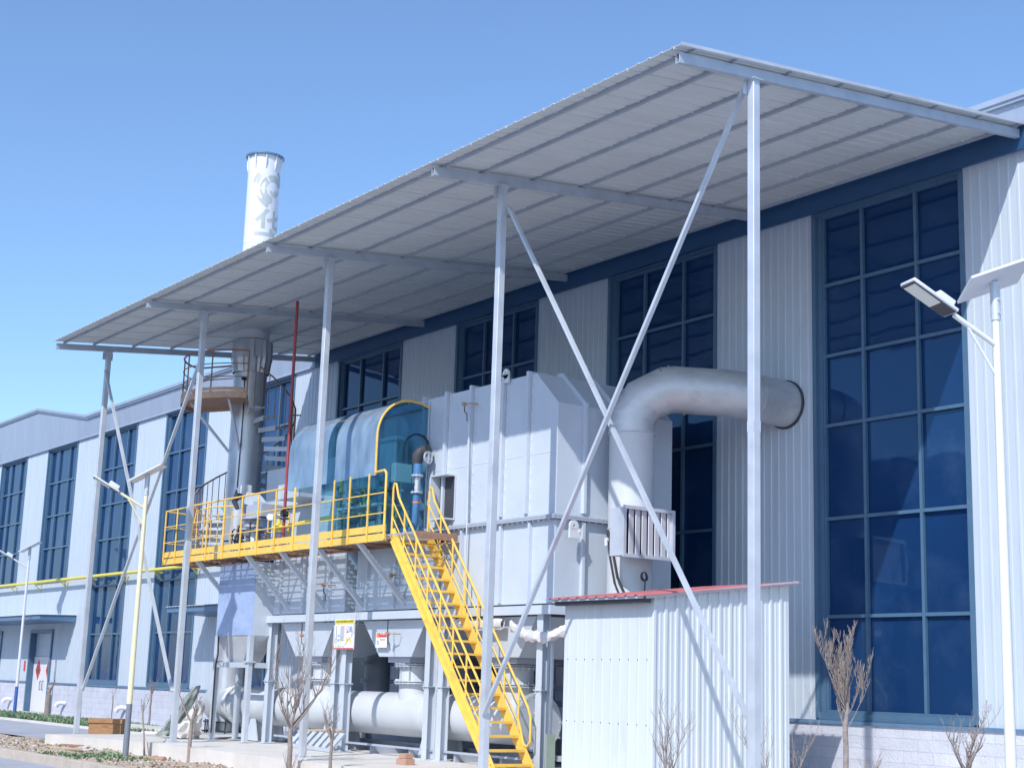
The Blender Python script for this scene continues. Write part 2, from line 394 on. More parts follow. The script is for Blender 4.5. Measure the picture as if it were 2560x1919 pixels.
# block base
bb = MB()
for xa, xb in [(-60,-28.9),(-26.3,-22.72),(-20.12,52)]: bb.box(xa, xb, -.05, .25, -.4, 1.0)
bb.build('block_base', 'block', B, smooth=False)
fl = MB()
for xa, xb in [(-60,-28.9),(-26.3,-22.72),(-20.12,52)]:
    fl.box(xa, xb, -.09, .03, .985, 1.045)
fl.build('base_flashing', 'flash', B)
# fascia above the windows, raised at far left
fa = MB()
prof = [(-60,12.29),(-23.8,12.29),(-18.0,11.27),(52,11.36)]
for (xa,za),(xb,zb) in zip(prof[:-1], prof[1:]):
    n = max(1, int((xb-xa)/1.0))
    for k in range(n):
        x_a = xa+(xb-xa)*k/n; x_b = xa+(xb-xa)*(k+1)/n; z_a = za+(zb-za)*k/n; z_b = za+(zb-za)*(k+1)/n
        fa.add([(x_a+.004,-.06,10.46),(x_b-.004,-.06,10.46),(x_b-.004,-.20,z_b-.1),(x_a+.004,-.20,z_a-.1)], [(0,1,2,3)])
fa.build('fascia_panel', 'fascia', B, smooth=False)
cp = MB()
for (xa,za),(xb,zb) in zip(prof[:-1], prof[1:]):
    cp.bar((xa,-.16,za-.05), (xb,-.16,zb-.05), .26, .10)
    cp.bar((xa,-.23,za-.13), (xb,-.23,zb-.13), .05, .06)
cp.build('parapet_capping', 'fascia', B)
ln = MB(); ln.box(-60, 52, -.10, .02, 10.40, 10.47); ln.build('eaves_trim', 'fascia', B)
lt = MB(); lt.box(0.2, 26, -.16, -.104, 10.36, 10.82); lt.build('roof_junction_flashing', 'flash_shaded', B)  # flashing band, its shade painted into the colour
bk = MB(); bk.box(-60, 52, .35, .5, -.4, 11.1); bk.build('inner_wall', 'fascia', B)
# windows
def window(i, z0):
    xa, xb = wins[i]; f = MB()
    lev = [z for z in WZ if z > z0+.3]; lev = [z0]+lev
    mx = [xa+1.04, xa+2.26]; xg = xa+.10
    f.box(xa-.09, xa, -.03, .22, z0-.1, 10.40); f.box(xb, xb+.09, -.03, .22, z0-.1, 10.40)
    f.box(xa, xb, -.02, .22, 10.34, 10.395); f.box(xa, xb, -.035, .22, z0-.12, z0)
    f.box(xa, xg, .04, .22, z0, 10.34)
    f.build('window_surround', 'frame', B)
    g_ = MB(); cx_ = [xg]+mx+[xb]; rj = random.Random(i+40)
    for a, b in zip(cx_[:-1], cx_[1:]):
        for c, d in zip(lev[:-1], lev[1:]):
            j = [.135+rj.uniform(-.004,.004) for _ in range(3)]
            g_.add([(a,j[0],c),(b,j[1],c),(b,j[1]+j[2]-j[0],d),(a,j[2],d)], [(0,1,2,3)])
    w = MB()
    for x in mx: w.box(x-.03, x+.03, .06, .125, z0, 10.34)
    for z in lev[1:-1]:
        for a, b in zip(cx_[:-1], cx_[1:]): w.box(a+(.03 if a in mx else 0), b-(.03 if b in mx else 0), .065, .126, z-.03, z+.03)
    w.box(xg, xb, .062, .127, z0, z0+.05); w.box(xg, xb, .062, .127, 10.28, 10.338)
    w.box(xg, xg+.04, .061, .128, z0+.05, 10.28); w.box(xb-.04, xb, .061, .128, z0+.05, 10.28)
    wo_ = w.build('window', 'frame', B); g_.build('pane', 'glass', wo_, smooth=False)
for i in bays: window(i, hi_sill.get(i, 1.17))
# doors
def door(xa, xb):
    d = MB(); d.box(xa, xa+.12, -.06, .32, -.15, 3.06); d.box(xb-.12, xb, -.06, .32, -.15, 3.06); d.box(xa+.12, xb-.12, -.06, .32, 2.94, 3.06)
    d.build('door_frame', 'frame', B)
    tr_ = MB(); tr_.box(xa+.12, xb-.12, .2, .26, 2.03, 2.94); tr_.box(xa+.12, xb-.12, .18, .2, 2.40, 2.43); tr_.build('door_transom_panel', 'panel', B)
    xm = (xa+xb)/2
    for a, b, hx in ((xa+.13, xm-.008, xm-.14), (xm+.008, xb-.13, xm+.14)):
        l_ = MB(); l_.box(a, b, .17, .22, -.13, 2.02); lo = l_.build('door', 'white', B)
        h = MB(); h.tube([(hx,.16,.72),(hx,.11,.76),(hx,.11,1.05),(hx,.16,1.09)], .014, 8); h.build('handle', 'dark', lo)
        cx = (a+b)/2; k = MB(); s_ = .33
        k.prism([(cx-s_*.86,.155,1.5),(cx,.155,1.5-s_*1.2),(cx+s_*.86,.155,1.5),(cx,.155,1.5+s_*1.2)], (0,.008,0))
        po = k.build('red_diamond_poster', 'signred', lo, smooth=False)
        t_ = text_mb('福', .4, lambda u,v,w: (cx+u, .150+w*.003, 1.5+v)); t_.build('lettering', 'signink', po, smooth=False)
door(-22.72, -20.12); door(-28.9, -26.3)
pl = MB(); pl.box(-23.22,-23.08,-.03,-.012,1.45,1.85); pl.build('wall_plate', 'signred', B)
pl = MB(); pl.box(-19.68,-19.5,-.03,-.012,1.45,1.85); pl.build('wall_plate', 'white', B)
# awnings over the doors
def awning(xa, xb, z):
    a = MB()
    a.prism([(xa,-.01,z-.22),(xa,-.01,z+.02),(xa,-1.4,z-.02),(xa,-1.4,z-.16)], (xb-xa,0,0)); o = a.build('door_awning', 'flash', B)
    s_ = MB(); s_.corr((xa-.04,-1.46,z), (1,0,0), (0,1.46,.05), (0,0,1), [(0,0),(.08,0),(.10,.02),(.13,.02),(.15,0),(.2,0)], xb-xa+.08)
    s_.build('awning_sheet', 'panel', o, smooth=False, thick=.006)
awning(-34, -17.8, 3.52); awning(-6.2, 0.6, 3.52)
dc = MB(); dc.box(-24.5,-18.6,-1.2,-.05,-.3,-.12); dc.build('door_step', 'conc', B)
# white elbow vents at the block base
for k, x in enumerate([-24.4, -18.2, -12.3]):
    v = MB(); pts = [(x+.2,-.04,.30),(x+.08,-.2,.32),(x-.02,-.28,.28),(x-.07,-.32,.18)]
    v.tube(pts, [.075,.08,.085,.09], 14); v.build('wall_vent', 'white', B)

# yellow gas pipe along the facade
gp = thing('gas_pipe', 'long thin yellow gas pipe running level along the facade of tall windows', 'pipe', (-18,-.3,4.9))
t_ = MB(); t_.tube([(-60,-.3,4.93),(-8,-.3,4.93),(3.4,-.3,4.93)], .06, 10); t_.build('pipe', 'yellow2', gp)
for x in range(-28, 4, 3):
    b_ = MB(); b_.box(x-.03,x+.03,-.28,-.01,4.83,4.87); b_.bar((x,-.3,4.85),(x,-.02,4.6),.03,.03); b_.build('bracket', 'yellow2', gp)

# ------------------------------------------------------------------ steel canopy
CN = thing('steel_canopy', 'tall open steel canopy with a sloping corrugated sheet roof on slender braced posts', 'canopy', (12,-6.28,0))
def rz(y): return 9.741+.1087*(y+7.712)       # underside of the rafters
for i in range(5):
    x = 6*i; r = MB(); h = .15; w = .08
    z0, z1 = rz(-7.72), rz(-.02)
    # open-ended channel
    r.prism([(x-w/2,-7.72,z0),(x-w/2,-.02,z1),(x-w/2,-.02,z1+h),(x-w/2,-7.72,z0+h)], (.012,0,0))
    r.prism([(x+w/2-.012,-7.72,z0),(x+w/2-.012,-.02,z1),(x+w/2-.012,-.02,z1+h),(x+w/2-.012,-7.72,z0+h)], (.012,0,0))
    r.prism([(x-w/2+.0125,-7.718,z0+.001),(x-w/2+.0125,-.02,z1+.001),(x-w/2+.0125,-.02,z1+.012),(x-w/2+.0125,-7.718,z0+.012)], (w-.025,0,0))
    r.prism([(x-w/2+.0125,-7.718,z0+h-.012),(x-w/2+.0125,-.02,z1+h-.012),(x-w/2+.0125,-.02,z1+h-.001),(x-w/2+.0125,-7.718,z0+h-.001)], (w-.025,0,0))
    r.build('rafter', 'galv_m', CN)
    zb = -.3 if i == 0 else 0
    p = MB(); p.bar((x,-6.28,zb+.012),(x,-6.28,rz(-6.28)-.004), .125, .125, (0,1,0)); po = p.build('post', 'galv', CN, bevel=.008)
    b_ = MB(); b_.box(x-.10,x+.10,-6.38,-6.18,rz(-6.28)-.018,rz(-6.28)-.006); b_.box(x-.068,x-.0635,-6.42,-6.14,rz(-6.28)-.22,rz(-6.28)-.02); b_.build('cap_plate', 'galv', po)
    b_ = MB(); b_.box(x-.0645,x+.0645,-6.3445,-6.2155,4.88,5.03); b_.build('splice_sleeve', 'galv', po)
    b_ = MB(); b_.box(x-.16,x+.16,-6.44,-6.12,zb-.02,zb+.012)
    for sx in (-.12,.12):
        for sy in (-.12,.12): b_.tube([(x+sx,-6.28+sy,zb),(x+sx,-6.28+sy,zb+.06)], .012, 6)
    b_.build('base_plate', 'galv', po)
for y in [-7.52,-6.72,-5.63,-4.54,-3.45,-2.36,-1.27,-.3]:
    z = rz(y)+.151; c = MB()
    c.box(-.02,24.10,y-.022,y-.018,z,z+.052); c.box(-.02,24.10,y-.018,y+.028,z,z+.004); c.box(-.02,24.10,y-.018,y+.028,z+.048,z+.052)
    c.build('purlin', 'galv_d', CN, smooth=False)
rs = MB(); za = rz(-7.8)+.207; zb = rz(-.1)+.207
prof = []
for k in range(4):
    a = k*.24
    prof += [(a,0),(a+.165,0),(a+.182,.02),(a+.208,.02),(a+.225,0)]
prof = prof[:-1]; prof += [(.925,0),(.93,-.02),(.95,-.02),(.955,0),(.96,0)]
rs.corr((.03,-7.8,za),(1,0,0),(0,7.7,zb-za),(0,0,1),prof,24.12); rs.build('roof_sheet', 'galv_roof', CN, smooth=False, thick=.006)
et = MB(); et.prism([(24.155,-7.8,za-.012),(24.155,-.1,zb-.012),(24.155,-.1,zb+.035),(24.155,-7.8,za+.035)], (.004,0,0)); et.build('edge_trim', 'galv', CN)
def brace(p, q):
    b_ = MB(); p, q = Vector(p), Vector(q); b_.bar(p, q, .05, .07, (0,1,0)); b_.build('brace', 'galv', CN)
brace((23.9,-6.36,9.78),(18.07,-6.36,1.0)); brace((18.1,-6.21,9.5),(23.95,-6.21,.95))
brace((.07,-6.36,9.35),(5.93,-6.36,1.1)); brace((5.93,-6.21,8.95),(.02,-6.21,1.0))

# ------------------------------------------------------------------ treatment machine (box on legs)
T = thing('waste_gas_oxidiser', 'huge grey box-shaped waste gas unit on steel legs with three hoppers below', 'industrial unit', (11.5,-4.1,0))
YF, YB = -4.1, -1.3
up_ = MB(); up_.prism([(8.95,YF,4.50),(16.9,YF,4.50),(16.9,YF,6.55),(16.22,YF,7.19),(8.95,YF,7.19)], (0,YB-YF,0))
uc = up_.build('upper_casing', 'grey', T, smooth=False, bevel=.008)
lo_ = MB()
for xa, xb in ((6.05,9.52),(9.98,13.2),(13.26,16.9)): lo_.box(xa, xb, YF+.002, YB, 2.92, 4.42)
lc = lo_.build('lower_casing', 'grey', T, smooth=False, bevel=.008)
lm = MB(); lm.box(4.75, 8.93, YF+.35, YB-.1, 5.52, 6.49); lm.box(4.9,7.55,YF+.5,YB,4.46,5.52); lm.box(7.56,8.94,YF+.3,YB,4.46,5.515)
lm.build('side_casing', 'grey', T, smooth=False, bevel=.008)
sm = MB()   # weld seams on the upper casing
for x in (9.6,10.8,12.46,13.29,14.17,15.25,16.05):
    r = MB(); r.box(x-.035, x+.035, YF-.085, YF-.002, 4.56, 7.24)
    r.box(x-.035, x+.035, YF-.002, YB, 7.192, 7.24); r.build('stiffener_rib', 'grey', uc, smooth=False, bevel=.004)
for y in (-3.52,-2.75):
    r = MB(); r.prism([(16.902,y,4.56),(16.99,y,4.56),(16.99,y,6.60),(16.26,y,7.27),(16.1,y,7.27),(16.1,y,7.192),(16.225,y,7.192),(16.902,y,6.556)], (0,.06,0))
    r.build('stiffener_rib', 'grey', uc, smooth=False)
for x in (6.6,7.7,8.9,10.5,11.6,12.6,14.0,15.3,16.2):
    r = MB(); r.box(x-.03, x+.03, YF-.07, YF, 2.95, 4.40); r.build('stiffener_rib', 'grey', lc, smooth=False)
for y in (-3.52,):
    r = MB(); r.box(16.902,16.98,y,y+.06,2.95,4.4); r.build('stiffener_rib', 'grey', lc, smooth=False)
fg = MB(); fg.box(6.0,16.98,YF-.11,YF,4.425,4.455); fg.box(6.0,16.98,YF-.10,YF,4.462,4.50); fg.box(16.9,17.0,YF,YB,4.425,4.455); fg.box(16.9,16.99,YF,YB,4.462,4.50)
fo = fg.build('bolted_flange', 'grey_d', T, smooth=False)
fb = MB(); fb.box(6.05,16.97,YF-.078,YF-.072,4.41,4.424); x = 6.1
while x < 16.95: fb.tube([(x,YF-.075,4.39),(x,YF-.075,4.52)], .014, 6); x += .16
y = YF+.1
while y < YB: fb.tube([(16.955,y,4.39),(16.955,y,4.52)], .014, 6); y += .16
fb.build('bolt_row', 'galv', fo)
sw = MB()
for z in (5.66,): 
    sw.box(8.96,16.89,YF-.006,YF,z-.006,z+.006)
for x in (9.62,10.82,12.54,13.37,14.25,15.33,16.13):
    z = 4.6
    while z < 7.1: sw.box(x-.012, x+.006, YF-.012, YF, z, z+.10); z += .22
sw.build('weld_seam', 'white', uc, smooth=False)
# support channel and legs
ch = MB(); ch.box(5.95,17.0,YF-.16,YF-.148,2.72,2.88); ch.box(5.95,17.0,YF-.147,YF+.05,2.868,2.88); ch.box(5.95,17.0,YF-.147,YF-.02,2.72,2.732)
ch.box(17.0,17.012,YF-.15,YB,2.72,2.88); ch.box(5.95,17.0,YB-.1,YB,2.72,2.88); ch.build('support_channel', 'grey', T, smooth=False)
hp = MB()
def hleg(x, y, w=.17):
    l = MB(); l.box(x-w/2,x+w/2,y-w/2,y-w/2+.012,.02,2.72); l.box(x-w/2,x+w/2,y+w/2-.012,y+w/2,.02,2.72); l.box(x-.006,x+.006,y-w/2+.012,y+w/2-.012,.02,2.72)
    l.box(x-w/2-.05,x+w/2+.05,y-w/2-.05,y+w/2+.05,0.001,.02); l.box(x-w/2-.03,x+w/2+.03,y-w/2-.03,y+w/2+.03,1.385,1.405)
    for e in (-1,1): l.tube([(x+e*.07,y-w/2-.01,1.33),(x+e*.07,y-w/2-.01,1.46)],.012,6)
    l.build('support_leg', 'grey', T, smooth=False)
for x in (6.22,6.44,9.3,9.72,13.0,13.48,16.62):
    if x != 6.44: hleg(x, -4.08)
for x in (6.3,9.5,13.2,16.7):
    hleg(x, -1.45)
# thin conduits between the twin legs
cd = MB()
for x in (9.52,13.24): cd.tube([(x,-4.08,.02),(x,-4.08,2.6)], .03, 8); cd.build('conduit', 'galv', T); cd = MB()
cd.tube([(16.78,-4.0,.02),(16.78,-4.0,2.4)], .035, 8); cd.build('conduit', 'galv', T)
for cx in (7.9, 11.56, 15.2):
    h = MB(); a, b = 1.72, .62
    t0 = [(cx-a*.71,YF+.01,2.70),(cx+a*.71,YF+.01,2.70),(cx+a*.71,YB+.3,2.70),(cx-a*.71,YB+.3,2.70)]
    b0 = [(cx-b,-4.02,1.97),(cx+b,-4.02,1.97),(cx+b,-2.98,1.97),(cx-b,-2.98,1.97)]
    h.add(b0+t0, [(0,3,2,1),(4,5,6,7),(0,1,5,4),(1,2,6,5),(2,3,7,6),(3,0,4,7)])
    ho = h.build('hopper', 'grey', T, smooth=False)
    n_ = MB(); n_.box(cx-.42,cx+.42,-3.92,-3.08,1.86,1.968); n_.build('hopper_neck', 'grey_d', ho)
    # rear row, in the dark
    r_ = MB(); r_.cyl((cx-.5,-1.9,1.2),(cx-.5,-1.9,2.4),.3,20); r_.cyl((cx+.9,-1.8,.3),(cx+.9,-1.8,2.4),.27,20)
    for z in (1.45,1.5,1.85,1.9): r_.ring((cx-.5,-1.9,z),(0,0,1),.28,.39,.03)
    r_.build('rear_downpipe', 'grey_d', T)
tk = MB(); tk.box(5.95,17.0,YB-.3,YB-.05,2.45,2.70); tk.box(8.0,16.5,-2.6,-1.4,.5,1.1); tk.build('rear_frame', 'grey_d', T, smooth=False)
sk = MB(); sk.box(6.5,16.6,-2.95,-2.85,.12,.22); sk.box(6.5,16.6,-4.05,-3.98,.16,.2)
for x in (7.5,9.0,10.7,12.2,13.8,15.3): sk.box(x,x+.06,-4.0,-2.9,.0,.16)
sk.build('pipe_cradle', 'grey_d', T, smooth=False)
# lifting lugs, sampling lamps, opening, inspection lug
def lug(x, y, z):
    l = MB(); l.box(x-.1,x+.1,y-.02,y+.02,z,z+.16); l.ring((x,y,z+.18),(0,1,0),.03,.1,.04,16); l.build('lifting_lug', 'white', uc)
lug(15.32,-4.15,7.12)
l = MB(); l.tube([(17.0,-3.72,4.2),(17.16,-3.72,4.2)],.03,8); l.ring((17.12,-3.85,4.3),(1,0,0),.03,.1,.04,16); l.box(17.1,17.14,-3.95,-3.7,4.08,4.26); l.build('lifting_lug', 'white', lc)
op = MB(); op.box(13.12,13.15,YF-.26,YF-.006,4.62,5.52); op.box(13.15,13.66,YF-.26,YF-.006,5.49,5.52); op.box(13.15,13.66,YF-.26,YF-.006,4.62,4.65); op.box(13.66,13.68,YF-.03,YF-.006,4.62,5.52)
oo = op.build('duct_opening', 'grey', T, smooth=False)
ob = MB(); ob.box(13.15,13.66,YF-.03,YF-.008,4.65,5.49); ob.build('opening_shade_plate', 'dark', oo)  # dark plate that paints in the shade of the hollow
for (x,z,y) in ((14.15,6.85,YF-.2),(11.68,2.42,YF-.2),(8.03,2.42,YF-.2),(11.7,3.6,YF-.2),(8.9,3.5,YF-.2)):
    q = MB(); q.ring((x,y,z),(0,1,0),0.0,.042,.07,12); q.tube([(x,y,z),(x+.18,y+.05,z),(x+.18,YF,z)],.012,6)
    o_ = q.build('thermocouple_head', 'brick', T)
    q = MB(); q.tube([(x,y,z-.05),(x+.02,y,z-.16),(x+.1,y,z-.2),(x+.04,y+.05,z-.34)],.01,6)
    if z < 3: q.tube([(x,y,z),(x,y,2.7)],.012,6)
    q.build('cable', 'black', o_)
rc = MB(); rc.tube([(14.2,YF-.1,6.6),(14.25,YF-.1,4.5),(14.25,YF-.1,3.0)],.018,6); rc.build('conduit', 'galv', T); rc = MB(); rc.tube([(12.62,YF-.03,4.5),(12.62,YF-.03,7.1)],.014,6); rc.build('conduit', 'galv', T)
pb = MB(); pb.box(6.6,7.72,YF-.28,YF+.345,5.55,5.9); pb.build('control_box', 'panel', T, bevel=.01)
# plastic wrap hanging under the right hand end
pw = MB(); rd = random.Random(2)
def crumple(path, w, seed):
    rd = random.Random(seed); n = 14; rows = []
    for i, p in enumerate(path):
        for j in range(n):
            g_ = 2*math.pi*j/n; rr = w*(.6+.5*rd.random())
            rows.append((p[0]+.3*w*rd.random(), p[1]+math.cos(g_)*rr*.6, p[2]+math.sin(g_)*rr))
    fs = []
    for i in range(len(path)-1):
        for j in range(n): fs.append((i*n+j,i*n+(j+1)%n,(i+1)*n+(j+1)%n,(i+1)*n+j))
    return rows, fs
def lerp_path(pts, n):
    out = []
    for a, b in zip(pts[:-1], pts[1:]):
        for k in range(n): out.append(tuple(a[q]+(b[q]-a[q])*k/n for q in range(3)))
    out.append(pts[-1]); return out
pw.add(*crumple(lerp_path([(13.9,-4.22,2.62),(14.6,-4.25,2.55),(15.6,-4.25,2.58)],9), .09, 1))
pw.add(*crumple(lerp_path([(15.8,-4.2,2.52),(16.4,-4.3,2.35),(16.9,-4.25,2.3),(17.4,-4.0,2.5)],8), .11, 5))
single(pw, 'plastic_wrap', 'plasticwrap', 'crumpled clear plastic wrapping tied under the right end of the grey unit', 'plastic wrap', (16,-4.25,2.5))

# ------------------------------------------------------------------ big horizontal manifold pipe under the machine
HPp = thing('manifold_pipe', 'thick pale horizontal pipe under the hoppers with three flanged risers and a round end plate', 'pipe', (9,-3.5,.8))
p = MB(); p.tube([(2.95,-3.5,.80),(15.75,-3.5,.82)], .44, 40); p.build('pipe_run', 'pipe', HPp)
c_ = MB(); c_.ring((15.78,-3.5,.82),(1,0,0),.0,.52,.03,36); c_.ring((15.74,-3.5,.82),(1,0,0),.44,.54,.03,36); e_ = c_.build('end_plate', 'galv', HPp)
MB().ring((15.76,-3.5,.82),(1,0,0),.44,.53,.008,36).bolts((15.78,-3.5,.82),(1,0,0),.49,20,.014,.06).build('bolt_ring', 'galv', e_)
h_ = MB(); h_.tube([(15.8,-3.62,.98),(15.9,-3.62,.98),(15.9,-3.62,.72),(15.8,-3.62,.72)],.012,6); h_.build('handle', 'white', e_)
c_ = MB(); c_.ring((3.75,-3.5,.8),(1,0,0),.44,.52,.05,36); c_.ring((3.6,-3.5,.8),(1,0,0),.42,.455,.3,36); f_ = c_.build('pipe_flange', 'white', HPp)
MB().ring((3.75,-3.5,.8),(1,0,0),.47,.51,.056,36).bolts((3.75,-3.5,.8),(1,0,0),.49,24,.012,.08).build('bolt_ring', 'galv', f_)
jk = MB(); jk.ring((2.9,-3.5,.8),(1,0,0),.3,.452,1.1,40); jk.build('jacket', 'stainless', HPp)
for x in (5.9,9.0,12.4):
    c_ = MB(); c_.ring((x,-3.5,.81),(1,0,0),.43,.446,.02,36); c_.build('weld_ring', 'white', HPp)
for x in (5.0,8.6,12.6):
    s_ = MB(); s_.prism([(x-.3,-3.85,.0),(x+.3,-3.85,.0),(x+.12,-3.85,.5),(x-.12,-3.85,.5)], (0,.03,0)); s_.prism([(x-.3,-3.15,.0),(x+.3,-3.15,.0),(x+.12,-3.15,.5),(x-.12,-3.15,.5)], (0,.03,0)); s_.box(x-.02,x+.02,-3.82,-3.15,0,.42); s_.build('saddle', 'grey', HPp)
for cx in (7.9,11.56,15.2):
    if cx > 15: cx = 15.05
    b_ = MB(); b_.cyl((cx,-3.5,.9),(cx,-3.5,1.86),.335,32); bo = b_.build('riser', 'pipe', HPp)
    f_ = MB()
    for z in (1.445,1.485,1.79,1.83): f_.ring((cx,-3.5,z),(0,0,1),.33,.44,.022,32)
    f_.build('riser_flange', 'galv', bo)
    b2 = MB(); b2.bolts((cx,-3.5,1.465),(0,0,1),.40,20,.014,.12); b2.bolts((cx,-3.5,1.81),(0,0,1),.40,20,.014,.12); b2.build('bolt_ring', 'white', bo)
    st = MB(); st.box(cx-.012,cx+.012,-3.86,-3.83,1.5,1.78); st.box(cx+.2,cx+.22,-3.80,-3.77,1.5,1.78); st.build('riser_stiffener', 'grey', bo)

# ------------------------------------------------------------------ chimney
CX, CY = 2.92, -3.5
CH = thing('chimney', 'tall round steel chimney rising through the canopy with faded grey logo and Chinese characters', 'chimney', (CX,CY,0))
a = MB(); a.cyl((CX,CY,.1),(CX,CY,9.75),.43,48); a.build('lower_shaft', 'stack', CH)
a = MB(); a.tube([(CX,CY,10.15),(CX,CY,15.22)],.43,48); sh = a.build('upper_shaft', 'white', CH)
a = MB()
for z in (12.75,): a.ring((CX,CY,z),(0,0,1),.425,.434,.012,48)
a.build('seam', 'panel', sh)
a = MB(); a.ring((CX,CY,15.22),(0,0,1),.36,.515,.04,40); tf = a.build('top_flange', 'flash', CH)
MB().bolts((CX,CY,15.22),(0,0,1),0.49,24,.012,.055).build('bolt_ring', 'white', tf)
a = MB()
for k in range(10):
    g_ = 2*math.pi*(k+.4)/10; d = Vector((math.cos(g_), math.sin(g_), 0)); n_ = Vector((-d.y,d.x,0))*.012
    P0 = Vector((CX,CY,0))
    poly = [P0+d*.425+Vector((0,0,14.78)), P0+d*.455+Vector((0,0,14.84)), P0+d*.485+Vector((0,0,14.98)), P0+d*.485+Vector((0,0,15.2)), P0+d*.425+Vector((0,0,15.2))]
    a.prism([q-n_ for q in poly], n_*2)
a.build('gusset', 'white', CH)
a = MB(); n = 14   # ragged sheet-metal collar where it meets the roof
for k in range(48):
    g0, g1 = 2*math.pi*k/48, 2*math.pi*(k+1)/48
    def rr(kk, z): return .50+.02*math.sin(kk*1.9+z*3)+.012*math.sin(kk*4.1)
    for z0_, z1_, r0_, r1_ in ((9.25,9.62,.475,.52),(9.62,9.66,.53,.53),(9.66,10.12,.52,.50)):
        a.add([(CX+(r0_-.5+rr(k,z0_))*math.cos(g0),CY+(r0_-.5+rr(k,z0_))*math.sin(g0),z0_),(CX+(r0_-.5+rr((k+1)%48,z0_))*math.cos(g1),CY+(r0_-.5+rr((k+1)%48,z0_))*math.sin(g1),z0_),
               (CX+(r1_-.5+rr((k+1)%48,z1_))*math.cos(g1),CY+(r1_-.5+rr((k+1)%48,z1_))*math.sin(g1),z1_),(CX+(r1_-.5+rr(k,z1_))*math.cos(g0),CY+(r1_-.5+rr(k,z1_))*math.sin(g0),z1_)], [(0,1,2,3)])
a.build('rain_collar', 'stack', CH)
a = MB(); a.ring((CX,CY,.13),(0,0,1),.3,.62,.03,32); a.ring((CX,CY,.36),(0,0,1),.42,.6,.03,32); a.bolts((CX,CY,.25),(0,0,1),.54,12,.02,.34); a.build('base_flange', 'dark', CH)
# lettering wrapped on the shaft
A0 = R(14)
def wrap(u, v, w, zc): 
    g_ = A0+u/.44; r_ = .4335+.002*(1 if w > 0 else -1); return (CX+r_*math.cos(g_), CY+r_*math.sin(g_), zc+v)
for txt, zc in (('华', 13.10), ('世', 11.95)):
    t_ = text_mb(txt, 1.05, lambda u,v,w: wrap(u,v*1.0,w,zc)); t_.build('lettering', 'logogrey', sh, smooth=False)
lg = MB()
def sector(r0, r1, a0, a1, cu, cv, n=16):
    r0 *= 1.1; r1 *= 1.1
    for k in range(n):
        g0, g1 = a0+(a1-a0)*k/n, a0+(a1-a0)*(k+1)/n
        q = [(cu+r0*math.cos(g0),cv+r0*math.sin(g0)),(cu+r1*math.cos(g0),cv+r1*math.sin(g0)),(cu+r1*math.cos(g1),cv+r1*math.sin(g1)),(cu+r0*math.cos(g1),cv+r0*math.sin(g1))]
        o_ = [wrap(u,v,1,0) for u,v in q]; lg.add(o_, [(0,1,2,3)])
zc = 14.24
sector(.20,.36,R(128),R(176),0,zc); sector(.20,.36,R(184),R(262),0,zc); sector(.20,.36,R(20),R(120),0,zc)
sector(.0,.15,R(190),R(385),.04,zc-.03); sector(.42,.50,R(25),R(75),0,zc); sector(.40,.58,R(205),R(245),.1,zc+.05)
sector(.42,.56,R(140),R(168),0,zc+.04)
lg.build('logo', 'logogrey', sh, smooth=False)
cb_ = MB(); ga = R(-45); cb_.tube([(CX+.47*math.cos(ga),CY+.47*math.sin(ga),9.1),(CX+.45*math.cos(ga+.05),CY+.45*math.sin(ga+.05),8.2),(CX+.46*math.cos(ga),CY+.46*math.sin(ga),6.2)],.012,6); cb_.ring((CX+.5*math.cos(ga),CY+.5*math.sin(ga),9.05),(1,0,0),.0,.05,.1,10); cb_.build('cable', 'black', CH)

# ------------------------------------------------------------------ spiral stair and landing round the chimney
SP = thing('spiral_staircase', 'rusty spiral staircase winding around the chimney to a half-round landing', 'spiral staircase', (CX,CY,4.3))
def pol(r, deg, z): g_ = R(deg); return (CX+r*math.cos(g_), CY+r*math.sin(g_), z)
LZ = 8.42; LR = 1.72
a0, a1 = -28, -152
dk = MB(); n = 26
for k in range(n):
    g0, g1 = a0+(a1-a0)*k/n, a0+(a1-a0)*(k+1)/n
    dk.add([pol(.46,g0,LZ),pol(LR,g0,LZ),pol(LR,g1,LZ),pol(.46,g1,LZ),pol(.46,g0,LZ-.03),pol(LR,g0,LZ-.03),pol(LR,g1,LZ-.03),pol(.46,g1,LZ-.03)], [(0,1,2,3),(7,6,5,4),(1,5,6,2),(0,3,7,4)])
dk.build('landing_deck', 'rust', SP)
tb = MB()
for k in range(n):
    g0, g1 = a0+(a1-a0)*k/n, a0+(a1-a0)*(k+1)/n
    for r0_, z0_, z1_ in ((LR+.01,LZ-.12,LZ+.05),(LR+.01,LZ+.07,LZ+.15)):
        tb.add([pol(r0_,g0,z0_),pol(r0_,g1,z0_),pol(r0_,g1,z1_),pol(r0_,g0,z1_),pol(r0_+.012,g0,z0_),pol(r0_+.012,g1,z0_),pol(r0_+.012,g1,z1_),pol(r0_+.012,g0,z1_)], [(0,1,2,3),(7,6,5,4),(3,2,6,7),(0,4,5,1)])
for gd in (a0, a1): tb.bar(pol(.46,gd,LZ-.04), pol(LR,gd,LZ-.04), .02, .15)
tb.build('edge_band', 'primer', SP)
for zz, r_ in ((1.1,.024),(.76,.014),(.42,.014)):
    t_ = MB(); t_.tube([pol(LR,a0+(a1-a0)*k/n,LZ+zz) for k in range(n+1)], r_, 8); t_.tube([pol(.55,a1,LZ+zz),pol(LR,a1,LZ+zz)], r_, 8); t_.build('landing_rail', 'rust', SP)
for gd in (a0,-60,-92,-122,a1):
    t_ = MB(); t_.tube([pol(LR,gd,LZ),pol(LR,gd,LZ+1.1)],.02,8); t_.build('baluster', 'rust', SP)
for gd in (-45,-100,-140):
    t_ = MB(); t_.bar(pol(.45,gd,LZ-1.25),pol(LR-.2,gd,LZ-.1),.05,.05); t_.build('bracket', 'galv', SP)
